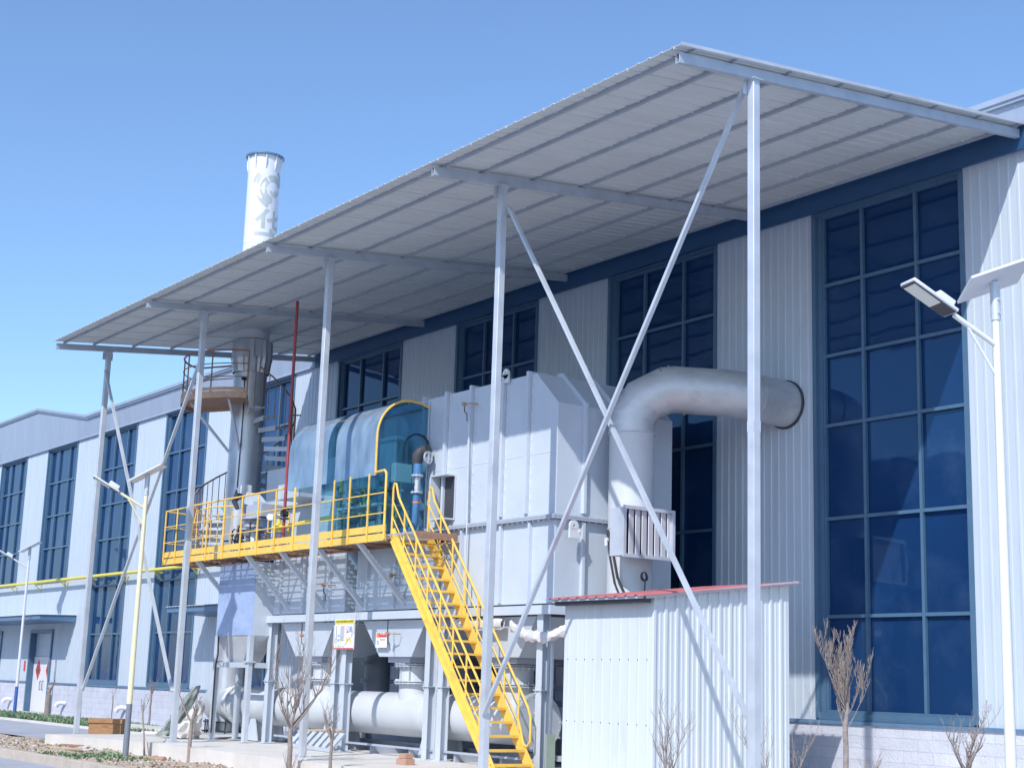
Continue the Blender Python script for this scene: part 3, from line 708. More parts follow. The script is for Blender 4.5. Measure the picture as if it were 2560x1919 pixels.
NT = 19; ST0, DZ, DA = -24, 4.12/NT, 17.0; RI, RO = .5, 1.22
hr = []
for k in range(NT):
    z = LZ-(k+1)*DZ; g_ = ST0+(k+.5)*DA
    t_ = MB(); vs = [pol(RI,g_-10,z),pol(RO,g_-9,z),pol(RO,g_+9,z),pol(RI,g_+10,z)]
    t_.prism(vs, (0,0,-.03)); t_.prism([pol(RI,g_-10,z-.03),pol(RO,g_-9,z-.03),pol(RO-.01,g_-8.4,z-.03),pol(RI,g_-9,z-.03)],(0,0,-.09)); t_.build('tread', 'galv', SP, smooth=False)
    for gd, dz in ((g_-4, .06),(g_+5,-.06)):
        b_ = MB(); b_.tube([pol(RO+.02,gd,z-.1),pol(RO+.02,gd,z+1.0+dz)],.012,6); b_.build('baluster', 'rust', SP)
    hr.append(pol(RO+.02,g_,z+1.02))
t_ = MB(); t_.tube(hr+[pol(RO+.02,ST0+NT*DA,LZ-NT*DZ+.95)],.022,8); t_.build('handrail', 'rust', SP)

# ------------------------------------------------------------------ access platform
PF = thing('access_platform', 'long yellow railed maintenance platform along the front of the grey unit', 'platform', (7.8,-4.7,4.25))
PX0, PX1, PY0, PZ = 2.4, 13.08, -5.3, 4.28
gr = MB(); x = PX0
while x < PX1+.9:
    gr.box(x, x+.006, PY0+.03, YF-.12, PZ-.03, PZ); x += .05
y = PY0+.1
while y < YF-.15: gr.box(PX0,PX1+.9,y,y+.008,PZ-.026,PZ-.004); y += .14
gr.build('grating_deck', 'galv', PF, smooth=False)
fr = MB(); fr.box(PX0,PX1,PY0-.02,PY0,PZ-.12,PZ+.02); fr.box(PX0,PX1,PY0,PY0+.04,PZ-.12,PZ-.11); fr.build('edge_channel', 'yellow', PF, smooth=False)
fr = MB(); fr.box(PX0,PX1,PY0-.015,PY0-.008,PZ+.05,PZ+.19); fr.build('toe_board', 'yellow', PF, smooth=False)
fr = MB(); fr.box(PX0-.02,PX0,PY0,YF-.13,PZ-.12,PZ+.19); fr.box(PX1,PX1+.9,-4.3,-4.24,PZ-.12,PZ+.04); fr.box(PX1+.9,PX1+.92,PY0+.1,YF-.13,PZ-.12,PZ+.02)
x = PX0+.2
while x < PX1: fr.box(x,x+.05,PY0+.04,YF-.13,PZ-.10,PZ-.035); x += .82
fr.box(PX0,PX1+.9,-4.30,-4.27,PZ-.11,PZ-.03); fr.build('under_frame', 'rust', PF, smooth=False)
posts = [2.45,3.15,4.05,4.92,5.83,6.75,7.58,8.42,9.29,10.2,11.0,11.65,12.4]
for x in posts:
    w = .035 if x in (4.05,5.83,9.29) else .02
    t_ = MB(); t_.box(x-w,x+w,PY0-.052,PY0-.022,PZ-.14,PZ+1.24); t_.build('rail_post', 'yellow', PF, bevel=.006)
yr = PY0-.037
t_ = MB(); t_.tube([(PX0,-4.6,5.48),(PX0,yr+.08,5.5),(PX0+.08,yr,5.5),(3.9,yr,5.52)],.02,8); t_.build('top_rail', 'yellow', PF); t_ = MB(); t_.tube([(4.05,yr,5.53),(8.75,yr,5.54)],.022,8); t_.build('top_rail', 'yellow', PF); t_ = MB()
t_.tube([(12.62,yr,5.53),(12.98,yr,5.54),(13.05,yr,5.48),(13.06,yr,PZ-.1)],.026,10); t_.build('top_rail', 'yellow', PF)
for z in (5.10,4.70):
    t_ = MB(); t_.tube([(PX0,-4.6,z),(PX0,yr,z),(13.06,yr,z)],.013,8); t_.build('mid_rail', 'yellow', PF)
# curved inner rail at the stair landing and the small inner gate rail
t_ = MB()
for k in range(6):
    xx = 4.15+.09*k; yy = PY0+.05+.14*k; t_.tube([(xx,yy,PZ),(xx,yy,5.42)],.014,6)
t_.tube([(4.05,PY0,5.0),(4.15,PY0+.02,5.4),(4.4,PY0+.3,5.5),(4.7,PY0+.8,5.55)],.02,8); t_.build('curved_rail', 'yellow', PF)
t_ = MB(); yy = -4.45
t_.tube([(6.35,yy,PZ),(6.35,yy,5.22),(7.25,yy,5.24),(7.38,yy,5.18),(7.38,yy,PZ)],.02,8); t_.tube([(6.35,yy,4.8),(7.38,yy,4.8)],.012,6); t_.tube([(6.35,yy,4.5),(7.38,yy,4.5)],.012,6); t_.tube([(6.6,yy,PZ),(6.6,yy,5.22)],.015,6); t_.build('inner_rail', 'yellow', PF)
for x in (4.3,6.95,8.6,10.25,11.95):
    t_ = MB(); t_.prism([(x-.05,PY0+.02,4.16),(x-.05,PY0+.14,4.16),(x-.05,YF,3.12),(x-.05,YF,2.98)], (.10,0,0)); t_.build('knee_brace', 'grey', PF, smooth=False)

# ------------------------------------------------------------------ straight stair
SR = thing('steel_staircase', 'steep yellow industrial staircase with handrails leading up to the platform', 'staircase', (15,-4.8,0))
sa, sb = (13.15,4.26), (16.72,.02); sl_ = (sb[1]-sa[1])/(sb[0]-sa[0])
for y in (-5.2,-4.36):
    s_ = MB(); dz = .13
    s_.prism([(sa[0]-.02,y-.006,sa[1]-dz),(sa[0]-.02,y-.006,sa[1]+dz),(sa[0]+.08,y-.006,sa[1]+dz),(sb[0]+.1,y-.006,sb[1]+dz*.6),(sb[0]+.1,y-.006,0.003),(sb[0]-.12,y-.006,0.003)], (0,.012,0))
    d = .045 if y < -5 else -.045
    for off in (dz-.01, -dz+.01):
        s_.bar((sa[0],y-d/2,sa[1]+off),(sb[0],y-d/2,sb[1]+off+.0),abs(d),.012,(0,0,1))
    s_.build('stringer', 'yellow', SR, smooth=False)
NS = 18
for k in range(NS):
    f_ = (k+.6)/NS; x = sa[0]+(sb[0]-sa[0])*f_; z = sa[1]+(sb[1]-sa[1])*f_+.02
    t_ = MB(); t_.box(x-.11,x-.105,-5.19,-4.37,z-.035,z); t_.box(x+.105,x+.115,-5.19,-4.37,z-.04,z+.002)
    q = -5.17
    while q < -4.38: t_.box(x-.105,x+.105,q,q+.006,z-.03,z-.002); q += .035
    for q in (-5.188,-4.376): t_.box(x-.105,x+.105,q,q+.006,z-.06,z)
    t_.build('tread', 'yellow', SR, smooth=False)
def hand(y):
    H = .94; t_ = MB()
    e = Vector((1,0,sl_)).normalized()
    x0_ = 13.12; x1_ = 16.32
    P_ = lambda x, h: (x, y, sa[1]+sl_*(x-sa[0])+h)
    if y < -5:
        t_.tube([(x0_,y,sa[1]-.05),(x0_,y,sa[1]+H-.02),(x0_+.03,y,sa[1]+H+.08),(x0_+.1,y,sa[1]+H+.06),P_(x0_+.2,H),P_(x1_,H)],.022,8)
    else:
        t_.tube([(x0_,y,sa[1]-.05),(x0_,y,sa[1]+H-.02),(x0_+.03,y,sa[1]+H+.08),(x0_+.1,y,sa[1]+H+.06),P_(x0_+.2,H),P_(x1_,H),P_(x1_+.27,H-.02),(x1_+.36,y,P_(x1_+.36,H)[2]-.08),(x1_+.36,y,P_(x1_+.36,H)[2]-.5),(x1_+.28,y,P_(x1_+.36,H)[2]-.58),(x1_+.18,y,P_(x1_+.36,H)[2]-.56),P_(x1_,.38)],.022,8)
    t_.build('handrail', 'yellow', SR)
    for h in (.63,.33):
        t_ = MB(); t_.tube([P_(x0_,h),P_(x1_,h)],.013,8); t_.build('mid_rail', 'yellow', SR)
    for k in range(1,8):
        x = x0_+.457*k; t_ = MB(); t_.tube([P_(x,-.05),P_(x,H)],.019,8); t_.build('rail_post', 'yellow', SR)
hand(-5.2); hand(-4.36)

# ------------------------------------------------------------------ polycarbonate hood
HD = thing('curved_shelter_hood', 'curved blue translucent plastic hood with yellow rim over the gas skid', 'shelter', (10.8,-4.7,5.5))
HX0, HX1 = 8.88, 12.6
cs = [(-5.32,5.48),(-5.32,6.0),(-5.32,6.28)]
for k in range(1,13):
    g_ = math.pi/2*k/12; cs.append((-4.55-.77*math.cos(g_), 6.28+.80*math.sin(g_)))
cs += [(-4.3,7.06),(-4.12,7.0)]
def hsheet(xa, xb):
    h = MB(); vs = []
    for (y,z) in cs: vs += [(xa,y,z),(xb,y,z)]
    h.add(vs, [(2*i,2*i+1,2*i+3,2*i+2) for i in range(len(cs)-1)]); return h
hsheet(HX0,10.62).build('curved_sheet', 'hood', HD); hsheet(10.95,HX1).build('curved_sheet', 'hood', HD)
hsheet(10.62,10.95).build('clean_strip', 'hoodclear', HD)
h = MB(); h.add([(HX1-.02,y,z) for y,z in cs]+[(HX1-.02,-4.12,4.35),(HX1-.02,-5.2,4.35)], [tuple(range(len(cs)+2))]); h.build('end_panel', 'hoodclear', HD, smooth=False)
h = MB(); h.add([(HX0+.02,y,z) for y,z in cs]+[(HX0+.02,-4.12,5.48)], [tuple(range(len(cs)+1))]); h.build('end_panel', 'hoodclear', HD, smooth=False)
h = MB(); h.add([(10.05,-5.24,4.5),(HX1-.03,-5.24,4.5),(HX1-.03,-5.24,5.5),(10.05,-5.24,5.5)], [(0,1,2,3)]); h.build('front_panel', 'hoodclear', HD, smooth=False)
for x in (HX1,):
    h = MB(); h.tube([(x,y,z) for y,z in cs], .024, 8); h.build('hood_rim', 'yellow', HD)
h = MB()
for y,z in ((-5.1,6.82),(-4.6,7.03),(-4.14,7.0)): h.bar((HX0,y,z),(HX1,y,z),.03,.03)
h.build('hood_batten', 'rust', HD)

# ------------------------------------------------------------------ gas skid under the hood
GS = thing('gas_skid', 'teal valve skid with gauges, pipes and louvred control cabinet under the blue hood', 'valve skid', (11.4,-4.6,4.3))
t_ = MB()
for x in (10.55,12.2):
    for y in (-4.95,-4.3): t_.box(x-.03,x+.03,y-.03,y+.03,4.29,4.95)
t_.box(10.5,12.25,-4.99,-4.93,4.95,5.0); t_.box(10.5,12.25,-4.33,-4.27,4.95,5.0); t_.box(10.5,12.25,-4.93,-4.33,4.97,4.99); t_.build('table_frame', 'tealpale', GS)
rd = random.Random(11)
for (x,y) in ((10.7,-4.7),(11.0,-4.6),(11.35,-4.75),(11.7,-4.65),(12.0,-4.75),(11.5,-4.5)):
    t_ = MB(); z = 5.05+rd.random()*.1; t_.ring((x,y,z),(1,0,0),.0,.09,.16,14); t_.ring((x,y,z+.02),(0,0,1),.0,.07,.22,14); t_.ring((x,y,z+.22),(0,0,1),.0,.1,.05,14)
    t_.ring((x-.1,y,z),(1,0,0),.0,.12,.025,14); t_.ring((x+.1,y,z),(1,0,0),.0,.12,.025,14); t_.tube([(x,y,z+.2),(x,y,z+.42)],.015,6); t_.ring((x,y-.03,z+.42),(0,1,0),0,.06,.04,12)
    t_.build('valve', 'teal', GS)
rd = random.Random(23)
for k in range(16):
    x = 10.25+.14*k; y = rd.uniform(-5.05,-4.45); zb_ = rd.choice((4.32,4.6,5.02)); zt = zb_+rd.uniform(.25,.6)
    t_ = MB(); t_.tube([(x,y,zb_),(x,y,zt),(x+rd.uniform(-.1,.1),y+.1,zt+.04)],rd.uniform(.014,.03),8); t_.ring((x,y,(zb_+zt)/2),(0,0,1),0,rd.uniform(.05,.08),.03,12); t_.ring((x,y-.03,zt),(0,1,0),0,.045,.035,12)
    t_.build('small_pipe', rd.choice(('teal','tealpale','dark','yellow2','galv')), GS)
t_ = MB(); t_.tube([(10.3,-4.7,5.07),(12.3,-4.7,5.09)],.045,10); t_.tube([(10.4,-4.45,5.35),(12.3,-4.45,5.37)],.03,8); t_.build('manifold', 'teal', GS)
t_ = MB(); t_.box(11.55,12.15,-4.62,-4.3,5.62,6.42); t_.build('control_cabinet', 'tealpale', GS, bevel=.015)
c_ = MB(); z = 5.7
while z < 6.35: c_.box(12.151,12.17,-4.58,-4.34,z,z+.02); z += .045
c_.build('louvre', 'teal', GS)
t_ = MB(); t_.box(10.9,11.6,-5.0,-4.5,5.35,5.6); t_.box(11.0,11.45,-5.04,-5.0,5.38,5.57); t_.build('control_cabinet', 'tealpale', GS, bevel=.01)
t_ = MB(); t_.box(12.2,12.5,-4.8,-4.4,5.42,5.8); t_.build('terminal_box', 'tealpale', GS, bevel=.01)
t_ = MB(); t_.box(10.6,10.85,-4.9,-4.5,4.36,4.85); t_.ring((10.3,-4.6,4.6),(0,1,0),.0,.24,.3,20); t_.ring((11.2,-4.6,4.55),(0,1,0),.0,.22,.3,20); t_.ring((11.7,-4.6,4.6),(1,0,0),.0,.16,.5,20); t_.build('blower', 'teal', GS)
t_ = MB(); t_.tube([(10.25,-4.75,4.8),(10.25,-4.75,5.7)],.05,10); t_.tube([(10.9,-4.85,5.1),(10.9,-4.85,5.75)],.04,10); t_.build('gas_riser', 'yellow2', GS)
t_ = MB(); t_.ring((10.9,-4.85,5.22),(0,0,1),.0,.1,.02,14); t_.ring((10.9,-4.85,5.5),(0,0,1),.0,.1,.02,14); t_.build('riser_flange', 'teal', GS)
t_ = MB(); pts = [(12.38,-4.55,5.6)]+[(12.38+.16*(1-math.cos(g_)),-4.55+.22*(1-math.cos(g_))*.9,6.15+.28*math.sin(g_)) for g_ in [math.pi*k/10 for k in range(11)]]+[(12.7,-4.15,6.0)]
t_.tube(pts,.022,8); t_.build('hose', 'black', GS)
t_ = MB(); t_.box(10.95,11.2,-4.36,-4.34,5.25,5.55); t_.build('data_plate', 'paper', GS)

# ------------------------------------------------------------------ blue pipe with actuator, right of the hood
BP = thing('blue_riser_pipe', 'blue flanged riser pipe with steel bellows and black actuator beside the hood', 'pipe', (12.78,-4.45,4.3))
bx, by = 12.78, -4.45
t_ = MB(); t_.tube([(bx-.5,by,4.45),(bx-.1,by,4.46),(bx,by,4.6),(bx,by,5.2)],.075,14); t_.build('pipe', 'blue', BP)
t_ = MB(); t_.tube([(bx,by,5.2),(bx,by,5.22),(bx,by,5.3),(bx,by,5.36),(bx,by,5.44),(bx,by,5.52)],[.06,.045,.055,.045,.055,.06],14); t_.build('bellows', 'galv', BP)
t_ = MB()
for z in (5.2,5.54): t_.ring((bx,by,z),(0,0,1),.0,.125,.025,18)
t_.bolts((bx,by,5.2),(0,0,1),.1,8,.01,.06); t_.bolts((bx,by,5.54),(0,0,1),.1,8,.01,.06); t_.build('flange', 'galv', BP)
t_ = MB(); t_.cyl((bx,by,5.56),(bx,by,5.78),.09,16); t_.build('pipe', 'blue', BP)
t_ = MB(); t_.tube([(bx-.04,by,5.78),(bx,by,5.95),(bx+.05,by+.05,6.08)],[.1,.13,.1],14); t_.ring((bx+.1,by+.1,6.05),(1,.4,.3),.0,.12,.16,18); t_.build('actuator', 'dark', BP)
t_ = MB(); t_.ring((bx+.22,by+.1,5.9),(1,.3,0),.1,.13,.03,20); t_.bar((bx+.22,by+.1,5.78),(bx+.22,by+.1,6.02),.02,.05); t_.build('hand_wheel', 'galv', BP)
t_ = MB(); t_.ring((bx,by,5.0),(0,0,1),.074,.079,.03,14); t_.build('orange_band', 'signorange', BP)

# ------------------------------------------------------------------ red standpipe and burner bits behind the rail
RP = thing('red_standpipe', 'slender dark red vertical pipe between the chimney and the blue hood', 'pipe', (7.98,-4.6,4.3))
t_ = MB(); t_.tube([(7.95,-4.87,4.3),(7.95,-4.87,10.02)],.036,10); t_.build('pipe', 'redpipe', RP)
t_ = MB()
for z in (4.98,5.2): t_.ring((7.95,-4.87,z),(0,0,1),0,.11,.03,16)
t_.ring((7.95,-4.87,5.09),(0,1,0),0,.07,.15,12); t_.build('flanged_valve', 'dark', RP)
t_ = MB(); t_.bar((7.95,-4.87,7.35),(8.3,-4.8,7.3),.03,.03); t_.build('bracket', 'dark', RP)
GB = thing('burner_assembly', 'grey burner piping with yellow gas line and white gauge behind the yellow rail', 'burner', (6,-4.5,4.3))
t_ = MB(); t_.box(5.35,6.15,-4.55,-4.0,5.2,5.5); t_.tube([(5.7,-4.5,5.2),(5.7,-4.5,4.95)],.22,18); t_.ring((5.7,-4.5,5.15),(0,0,1),0,.34,.03,20); t_.ring((5.7,-4.5,4.9),(0,0,1),0,.3,.04,20); t_.build('duct_box', 'grey_d', GB)
t_ = MB(); t_.tube([(5.75,-4.5,4.9),(5.75,-4.5,4.75),(5.85,-4.5,4.5),(5.85,-4.5,4.3)],.1,14); t_.build('elbow', 'white', GB)
t_ = MB(); t_.tube([(6.9,-4.6,4.86),(7.6,-4.6,4.86),(9.6,-4.6,4.92),(10.3,-4.6,4.94)],.045,10); t_.ring((7.2,-4.6,4.87),(1,0,0),0,.09,.2,12); t_.tube([(7.2,-4.6,4.87),(7.2,-4.6,5.05)],.05,8); t_.build('gas_line', 'yellow2', GB)
t_ = MB(); t_.ring((6.95,-4.72,5.1),(.9,-.44,0),0,.075,.04,18); t_.build('gauge', 'paper', GB)
t_ = MB()
for k,(x,z) in enumerate(((5.0,4.9),(5.15,4.75),(5.3,4.95),(5.45,4.7),(5.55,4.85))):
    t_.tube([(x,-4.7,4.3),(x,-4.7,z),(x+.1,-4.7,z+.04)],.018,6); t_.ring((x,-4.7,z-.1),(0,0,1),0,.04,.05,8)
t_.tube([(5.1,-4.72,4.7),(5.4,-4.72,4.35)],.015,6); t_.tube([(5.4,-4.72,4.75),(5.15,-4.72,4.4)],.015,6); t_.build('valve_cluster', 'dark', GB)
rd = random.Random(31)
for k in range(12):
    x = 4.6+.2*k; y = rd.uniform(-4.75,-4.3); zt = rd.uniform(4.6,5.3)
    t_ = MB(); t_.tube([(x,y,4.3),(x,y,zt),(x+rd.uniform(-.15,.15),y+.15,zt+.02)],rd.uniform(.012,.028),8); t_.ring((x,y,zt-.1),(0,0,1),0,.05,.03,10); t_.build('small_pipe', rd.choice(('galv','dark','grey_d','rust','galv')), GB)
t_ = MB(); t_.box(4.9,5.15,-4.6,-4.45,4.55,4.85); t_.build('junction_box', 'grey', GB)
t_ = MB(); t_.box(4.85,5.05,-4.5,-4.3,5.75,6.05); t_.build('instrument_housing', 'white', GB)
t_ = MB()
for k in range(6): t_.tube([(4.75+.04*k,-4.55,5.95-.05*k),(4.65+.05*k,-4.6,5.65),(4.8+.03*k,-4.55,5.45)],.018,6)
t_.ring((4.95,-4.6,5.75),(1,0,0),0,.08,.2,12); t_.build('wiring', 'dark', GB)
t_ = MB(); t_.prism([(5.05,-4.5,5.6),(5.6,-4.5,5.45),(5.6,-4.5,5.6),(5.2,-4.5,5.85)],(0,.35,0)); t_.build('cowl', 'grey', GB, smooth=False)

# ------------------------------------------------------------------ film-covered cabinet on a frame, left end
LCb = thing('film_covered_hopper', 'steel hopper cabinet still in blue protective film on a four-legged frame', 'hopper', (5.2,-4.6,0))
t_ = MB(); t_.box(4.3,6.2,-4.62,-3.95,2.42,4.12); t_.build('cabinet', 'film', LCb, bevel=.01, smooth=False)
t_ = MB(); t_.box(6.202,6.21,-4.6,-3.97,2.42,4.12); t_.build('side_sheet', 'grey', LCb, smooth=False)
t_ = MB(); t_.add([(4.9,-4.5,1.8),(5.6,-4.5,1.8),(5.6,-4.05,1.8),(4.9,-4.05,1.8),(4.32,-4.6,2.42),(6.18,-4.6,2.42),(6.18,-3.97,2.42),(4.32,-3.97,2.42)], [(0,3,2,1),(4,5,6,7),(0,1,5,4),(1,2,6,5),(2,3,7,6),(3,0,4,7)]); t_.build('hopper_cone', 'stainless', LCb, smooth=False)
for x in (4.4,6.14):
    for y in (-4.6,-3.99):
        t_ = MB(); t_.box(x-.075,x+.075,y-.05,y+.05,.012,2.42); t_.box(x-.13,x+.13,y-.11,y+.11,.001,.012); t_.build('frame_leg', 'galv', LCb)
t_ = MB(); t_.box(4.48,6.06,-4.64,-4.56,1.68,1.80); t_.box(6.22,6.24,-4.5,-4.0,1.68,1.8); t_.box(4.28,4.52,-4.7,-4.5,1.8,1.83); t_.box(6.02,6.26,-4.7,-4.5,1.8,1.83); t_.build('frame_beam', 'galv', LCb)
t_ = MB(); t_.tube([(4.56,-4.67,2.4),(4.62,-4.68,2.0),(4.52,-4.68,1.7),(4.5,-4.67,.15)],.02,8); t_.build('cable', 'black', LCb)

# ------------------------------------------------------------------ exhaust duct with elbows into the wall
ED = thing('exhaust_duct', 'fat silver duct rising beside the grey unit and bending into the factory wall', 'duct', (17.42,-2.8,0))
dx, dy = 17.45, -2.8
def smoothpath(pts, seg):
    out = [pts[0]]
    for i in range(1, len(pts)-1):
        a_, b_, c_ = map(Vector, pts[i-1:i+2]); da = (a_-b_).normalized()*seg; dc = (c_-b_).normalized()*seg
        for k in range(5):
            t = k/4; out.append(tuple((b_+da)*(1-t)**2+b_*2*t*(1-t)+(b_+dc)*t*t))
    out.append(pts[-1]); return out
t_ = MB(); t_.tube([(dx,dy,0.0),(dx,dy,6.05)],.41,40); t_.build('vertical_run', 'pipe', ED)
t_ = MB(); t_.tube([(dx,dy,6.05),(dx,dy,6.35),(dx+.12,dy+.16,6.68),(dx+.42,dy+.5,6.9)],.43,40); t_.build('elbow', 'stainless', ED, crease=14)
t_ = MB(); t_.tube([(dx+.36,dy+.42,6.87),(dx+.5,dy+.6,6.9),(18.42,-1.45,6.88),(18.62,-1.05,6.86),(18.65,.1,6.82)],.435,40); t_.build('horizontal_run', 'stainless', ED, crease=14)
for c0, c1 in (((dx+.42,dy+.5,6.9),(1,1.2,0)),((18.0,-2.0,6.89),(1,1.2,0)),((18.63,-.9,6.86),(.05,1,0))): t_ = MB(); t_.ring(c0,c1,.43,.443,.03,40); t_.build('seam_band', 'stainless', ED)
for z in (6.05,3.0,4.3): t_ = MB(); t_.ring((dx,dy,z),(0,0,1),.405,.418 if z < 6 else .44,.02,40); t_.build('seam_band', 'pipe', ED)
t_ = MB(); t_.ring((18.65,-.03,6.82),(0,1,0),.40,.465,.04,40); t_.build('wall_sleeve', 'dark', ED)
# louvred damper
lv = MB(); lx0, lx1 = 17.86, 18.24; ya, yb, z0_, z1_ = -3.62, -2.48, 3.74, 4.58
lv.box(lx0,lx1,ya,ya+.03,z0_,z1_); lv.box(lx0,lx1,yb-.03,yb,z0_,z1_); lv.box(lx0,lx1,ya+.03,yb-.03,z1_-.03,z1_); lv.box(lx0,lx1,ya+.03,yb-.03,z0_,z0_+.03)
lv.box(lx1-.002,lx1+.03,ya-.03,ya+.03,z0_-.03,z1_+.03); lv.box(lx1-.002,lx1+.03,yb-.03,yb+.03,z0_-.03,z1_+.03); lv.box(lx1-.002,lx1+.03,ya+.03,yb-.03,z1_-.03,z1_+.03); lv.box(lx1-.002,lx1+.03,ya+.03,yb-.03,z0_-.03,z0_+.03)
lo2 = lv.build('damper_box', 'galv', ED, smooth=False)
for k in range(7):
    y = ya+.12+k*.15; b_ = MB(); b_.prism([(lx1-.02,y,z0_+.03),(lx1-.012,y+.01,z0_+.03),(lx1-.045,y+.14,z0_+.03),(lx1-.053,y+.135,z0_+.03)],(0,0,z1_-z0_-.06)); b_.build('damper_blade', 'white', lo2, smooth=False)
b_ = MB(); b_.box(lx0+.01,lx0+.03,ya+.03,yb-.03,z0_+.03,z1_-.03); b_.build('dark_back', 'dark', lo2)
t_ = MB(); t_.tube([(dx-.1,dy-.44,4.25),(dx+.05,dy-.46,3.9),(dx+.2,dy-.46,3.4),(dx+.35,dy-.4,3.1),(dx+.5,dy-.3,2.9)],.022,6); t_.tube([(dx-.13,dy-.44,4.25),(dx+.0,dy-.48,3.8),(dx+.15,dy-.48,3.3),(dx+.3,dy-.4,2.95)],.018,6); t_.build('cable', 'black', ED)
t_ = MB(); t_.box(dx-.16,dx-.06,dy-.47,dy-.40,3.98,4.12); t_.build('tag', 'white', ED)
t_ = MB()
for q in range(3): t_.ring((18.0+.02*q,-2.95,3.42),(1,.2,.1*q),.07,.085,.012,16)
t_.tube([(17.92,-2.84,3.35),(17.9,-2.84,3.05)],.012,6); t_.build('wire_coil', 'dark', ED)

# ------------------------------------------------------------------ white shed
SH = thing('tool_shed', 'white corrugated metal shed with red sheet roof in front of the tall windows', 'shed', (20.1,-4.0,0))
hx0, hx1, hy0, hy1 = 19.03, 21.13, -5.5, -2.6
t_ = MB(); t_.corr((hx0,hy0,0),(1,0,0),(0,0,2.84),(0,-1,0),[(0,0),(.085,0),(.097,.004),(.118,.004),(.13,0),(.21,0)],hx1-hx0); t_.build('front_wall', 'whiteshed', SH, smooth=False, thick=.003)
t_ = MB(); n = 13; st_ = (hy1-hy0)/n
for k in range(n):
    a_ = hy0+k*st_; zz = lambda y: 2.84+(y-hy0)*.125
    pr_ = [(a_,0),(a_+.006,.03),(a_+.05,.03),(a_+.066,.004),(a_+.13,.004),(a_+.14,.012),(a_+.165,.012),(a_+.175,.004),(a_+st_,.004)]
    vs = []
    for (y, d_) in pr_: vs += [(hx1+d_,y,0),(hx1+d_,y,zz(y))]
    t_.add(vs, [(2*i,2*i+2,2*i+3,2*i+1) for i in range(len(pr_)-1)])
t_.build('side_wall', 'whiteshed', SH, smooth=False, thick=.003)
t_ = MB(); t_.box(hx0,hx0+.01,hy0+.01,hy1,0,2.86); t_.box(hx0,hx1,hy1,hy1+.01,0,3.2); t_.build('rear_wall', 'whiteshed', SH, smooth=False)
t_ = MB(); t_.corr((hx0-.22,hy0-.28,2.825),(1,0,0),(0,hy1-hy0+.48,.405),(0,0,1),[(0,0),(.14,0),(.16,.02),(.20,.02),(.22,0),(.23,0)],hx1-hx0+.36); t_.build('roof_sheet', 'redroof', SH, smooth=False, thick=.006)
t_ = MB(); t_.box(hx0-.02,hx1+.06,hy0-.2,hy0-.09,2.73,2.81); t_.build('gutter', 'dark', SH)
t_ = MB(); t_.box(hx0-.03,hx1+.04,hy0-.25,hy0-.205,2.79,2.835); t_.bar((hx1+.08,hy0-.2,2.81),(hx1+.08,hy1+.15,3.23),.02,.05); t_.build('eaves_flashing', 'galv', SH)
sc = MB()
for z in (.95,1.9):
    for k in range(10): sc.tube([(hx0+.11+.21*k,hy0-.008,z),(hx0+.11+.21*k,hy0-.016,z)],.008,6)
sc.build('screw_line', 'dark', SH)

# ------------------------------------------------------------------ signs
SG = thing('safety_notice_board', 'large white safety notice board with yellow heading and red bottom strip', 'notice board', (9.87,-4.24,2.1))
sx0, sx1, sz0, sz1, sy = 9.46, 10.28, 2.11, 2.74, -4.27
t_ = MB(); t_.box(sx0,sx1,sy,sy+.02,sz0,sz1); t_.build('board', 'paper', SG)
t_ = MB(); t_.box(sx0+.005,sx1-.005,sy-.004,sy,sz1-.1,sz1-.005); hd = t_.build('heading_strip', 'signyellow', SG)
t_ = MB(); t_.box(sx0+.005,sx1-.005,sy-.004,sy,sz0+.003,sz0+.03); t_.build('bottom_strip', 'signred', SG)
text_mb('设备安全操作规程及注意事项', .056, lambda u,v,w: ((sx0+sx1)/2+u, sy-.006+w*.002, sz1-.05+v)).build('lettering', 'signink', hd, smooth=False)
t_ = MB()
for k in range(17):
    z = sz1-.15-.019*k; w_ = .2-.05*((k*7)%3)/2; t_.box(sx0+.24,sx0+.24+w_,sy-.003,sy,z,z+.006)
for k in range(8): t_.box(sx0+.06,sx0+.10,sy-.003,sy,sz1-.17-.05*k,sz1-.145-.05*k)
for k in range(4): t_.box(sx0+.05+.09*k,sx0+.11+.09*k,sy-.003,sy,sz0+.05,sz0+.062)
t_.build('printed_text', 'signink', SG)
t_ = MB(); 
for zz in (.27,.36): t_.box(sx0+.14,sx0+.22,sy-.003,sy,sz0+zz-.1,sz0+zz-.05)
t_.box(sx0+.62,sx0+.74,sy-.003,sy,sz1-.27,sz1-.15); t_.build('blue_symbol', 'signblue', SG)
t_ = MB(); t_.ring((sx0+.55,sy-.002,sz1-.19),(0,1,0),.035,.045,.003,20); t_.box(sx0+.5,sx0+.6,sy-.003,sy,sz1-.28,sz1-.25); t_.build('red_symbol', 'signred', SG)
t_ = MB()
for cx in (sx0+.53,sx0+.68):
    t_.prism([(cx-.055,sy-.003,sz0+.16),(cx+.055,sy-.003,sz0+.16),(cx,sy-.003,sz0+.26)],(0,.003,0)); t_.box(cx-.045,cx+.045,sy-.003,sy,sz0+.11,sz0+.135)
t_.build('warning_triangle', 'signyellow', SG, smooth=False)
PS = thing('no_fire_poster', 'small white and orange warning poster on the middle hopper face', 'poster', (11.16,-4.14,2.3))
qx0, qx1, qz0, qz1, qy = 10.94, 11.38, 2.15, 2.46, -4.125
t_ = MB(); t_.box(qx0,qx1,qy,qy+.006,qz0,qz1); t_.build('sheet', 'paper', PS)
t_ = MB(); t_.box(qx0+.03,qx1-.01,qy-.003,qy,qz1-.1,qz1-.01); r0 = t_.build('heading', 'signred', PS)
t_ = MB(); t_.box(qx0+.03,qx0+.14,qy-.005,qy-.0035,qz1-.1,qz1-.012); t_.build('flame_symbol', 'signorange', r0)
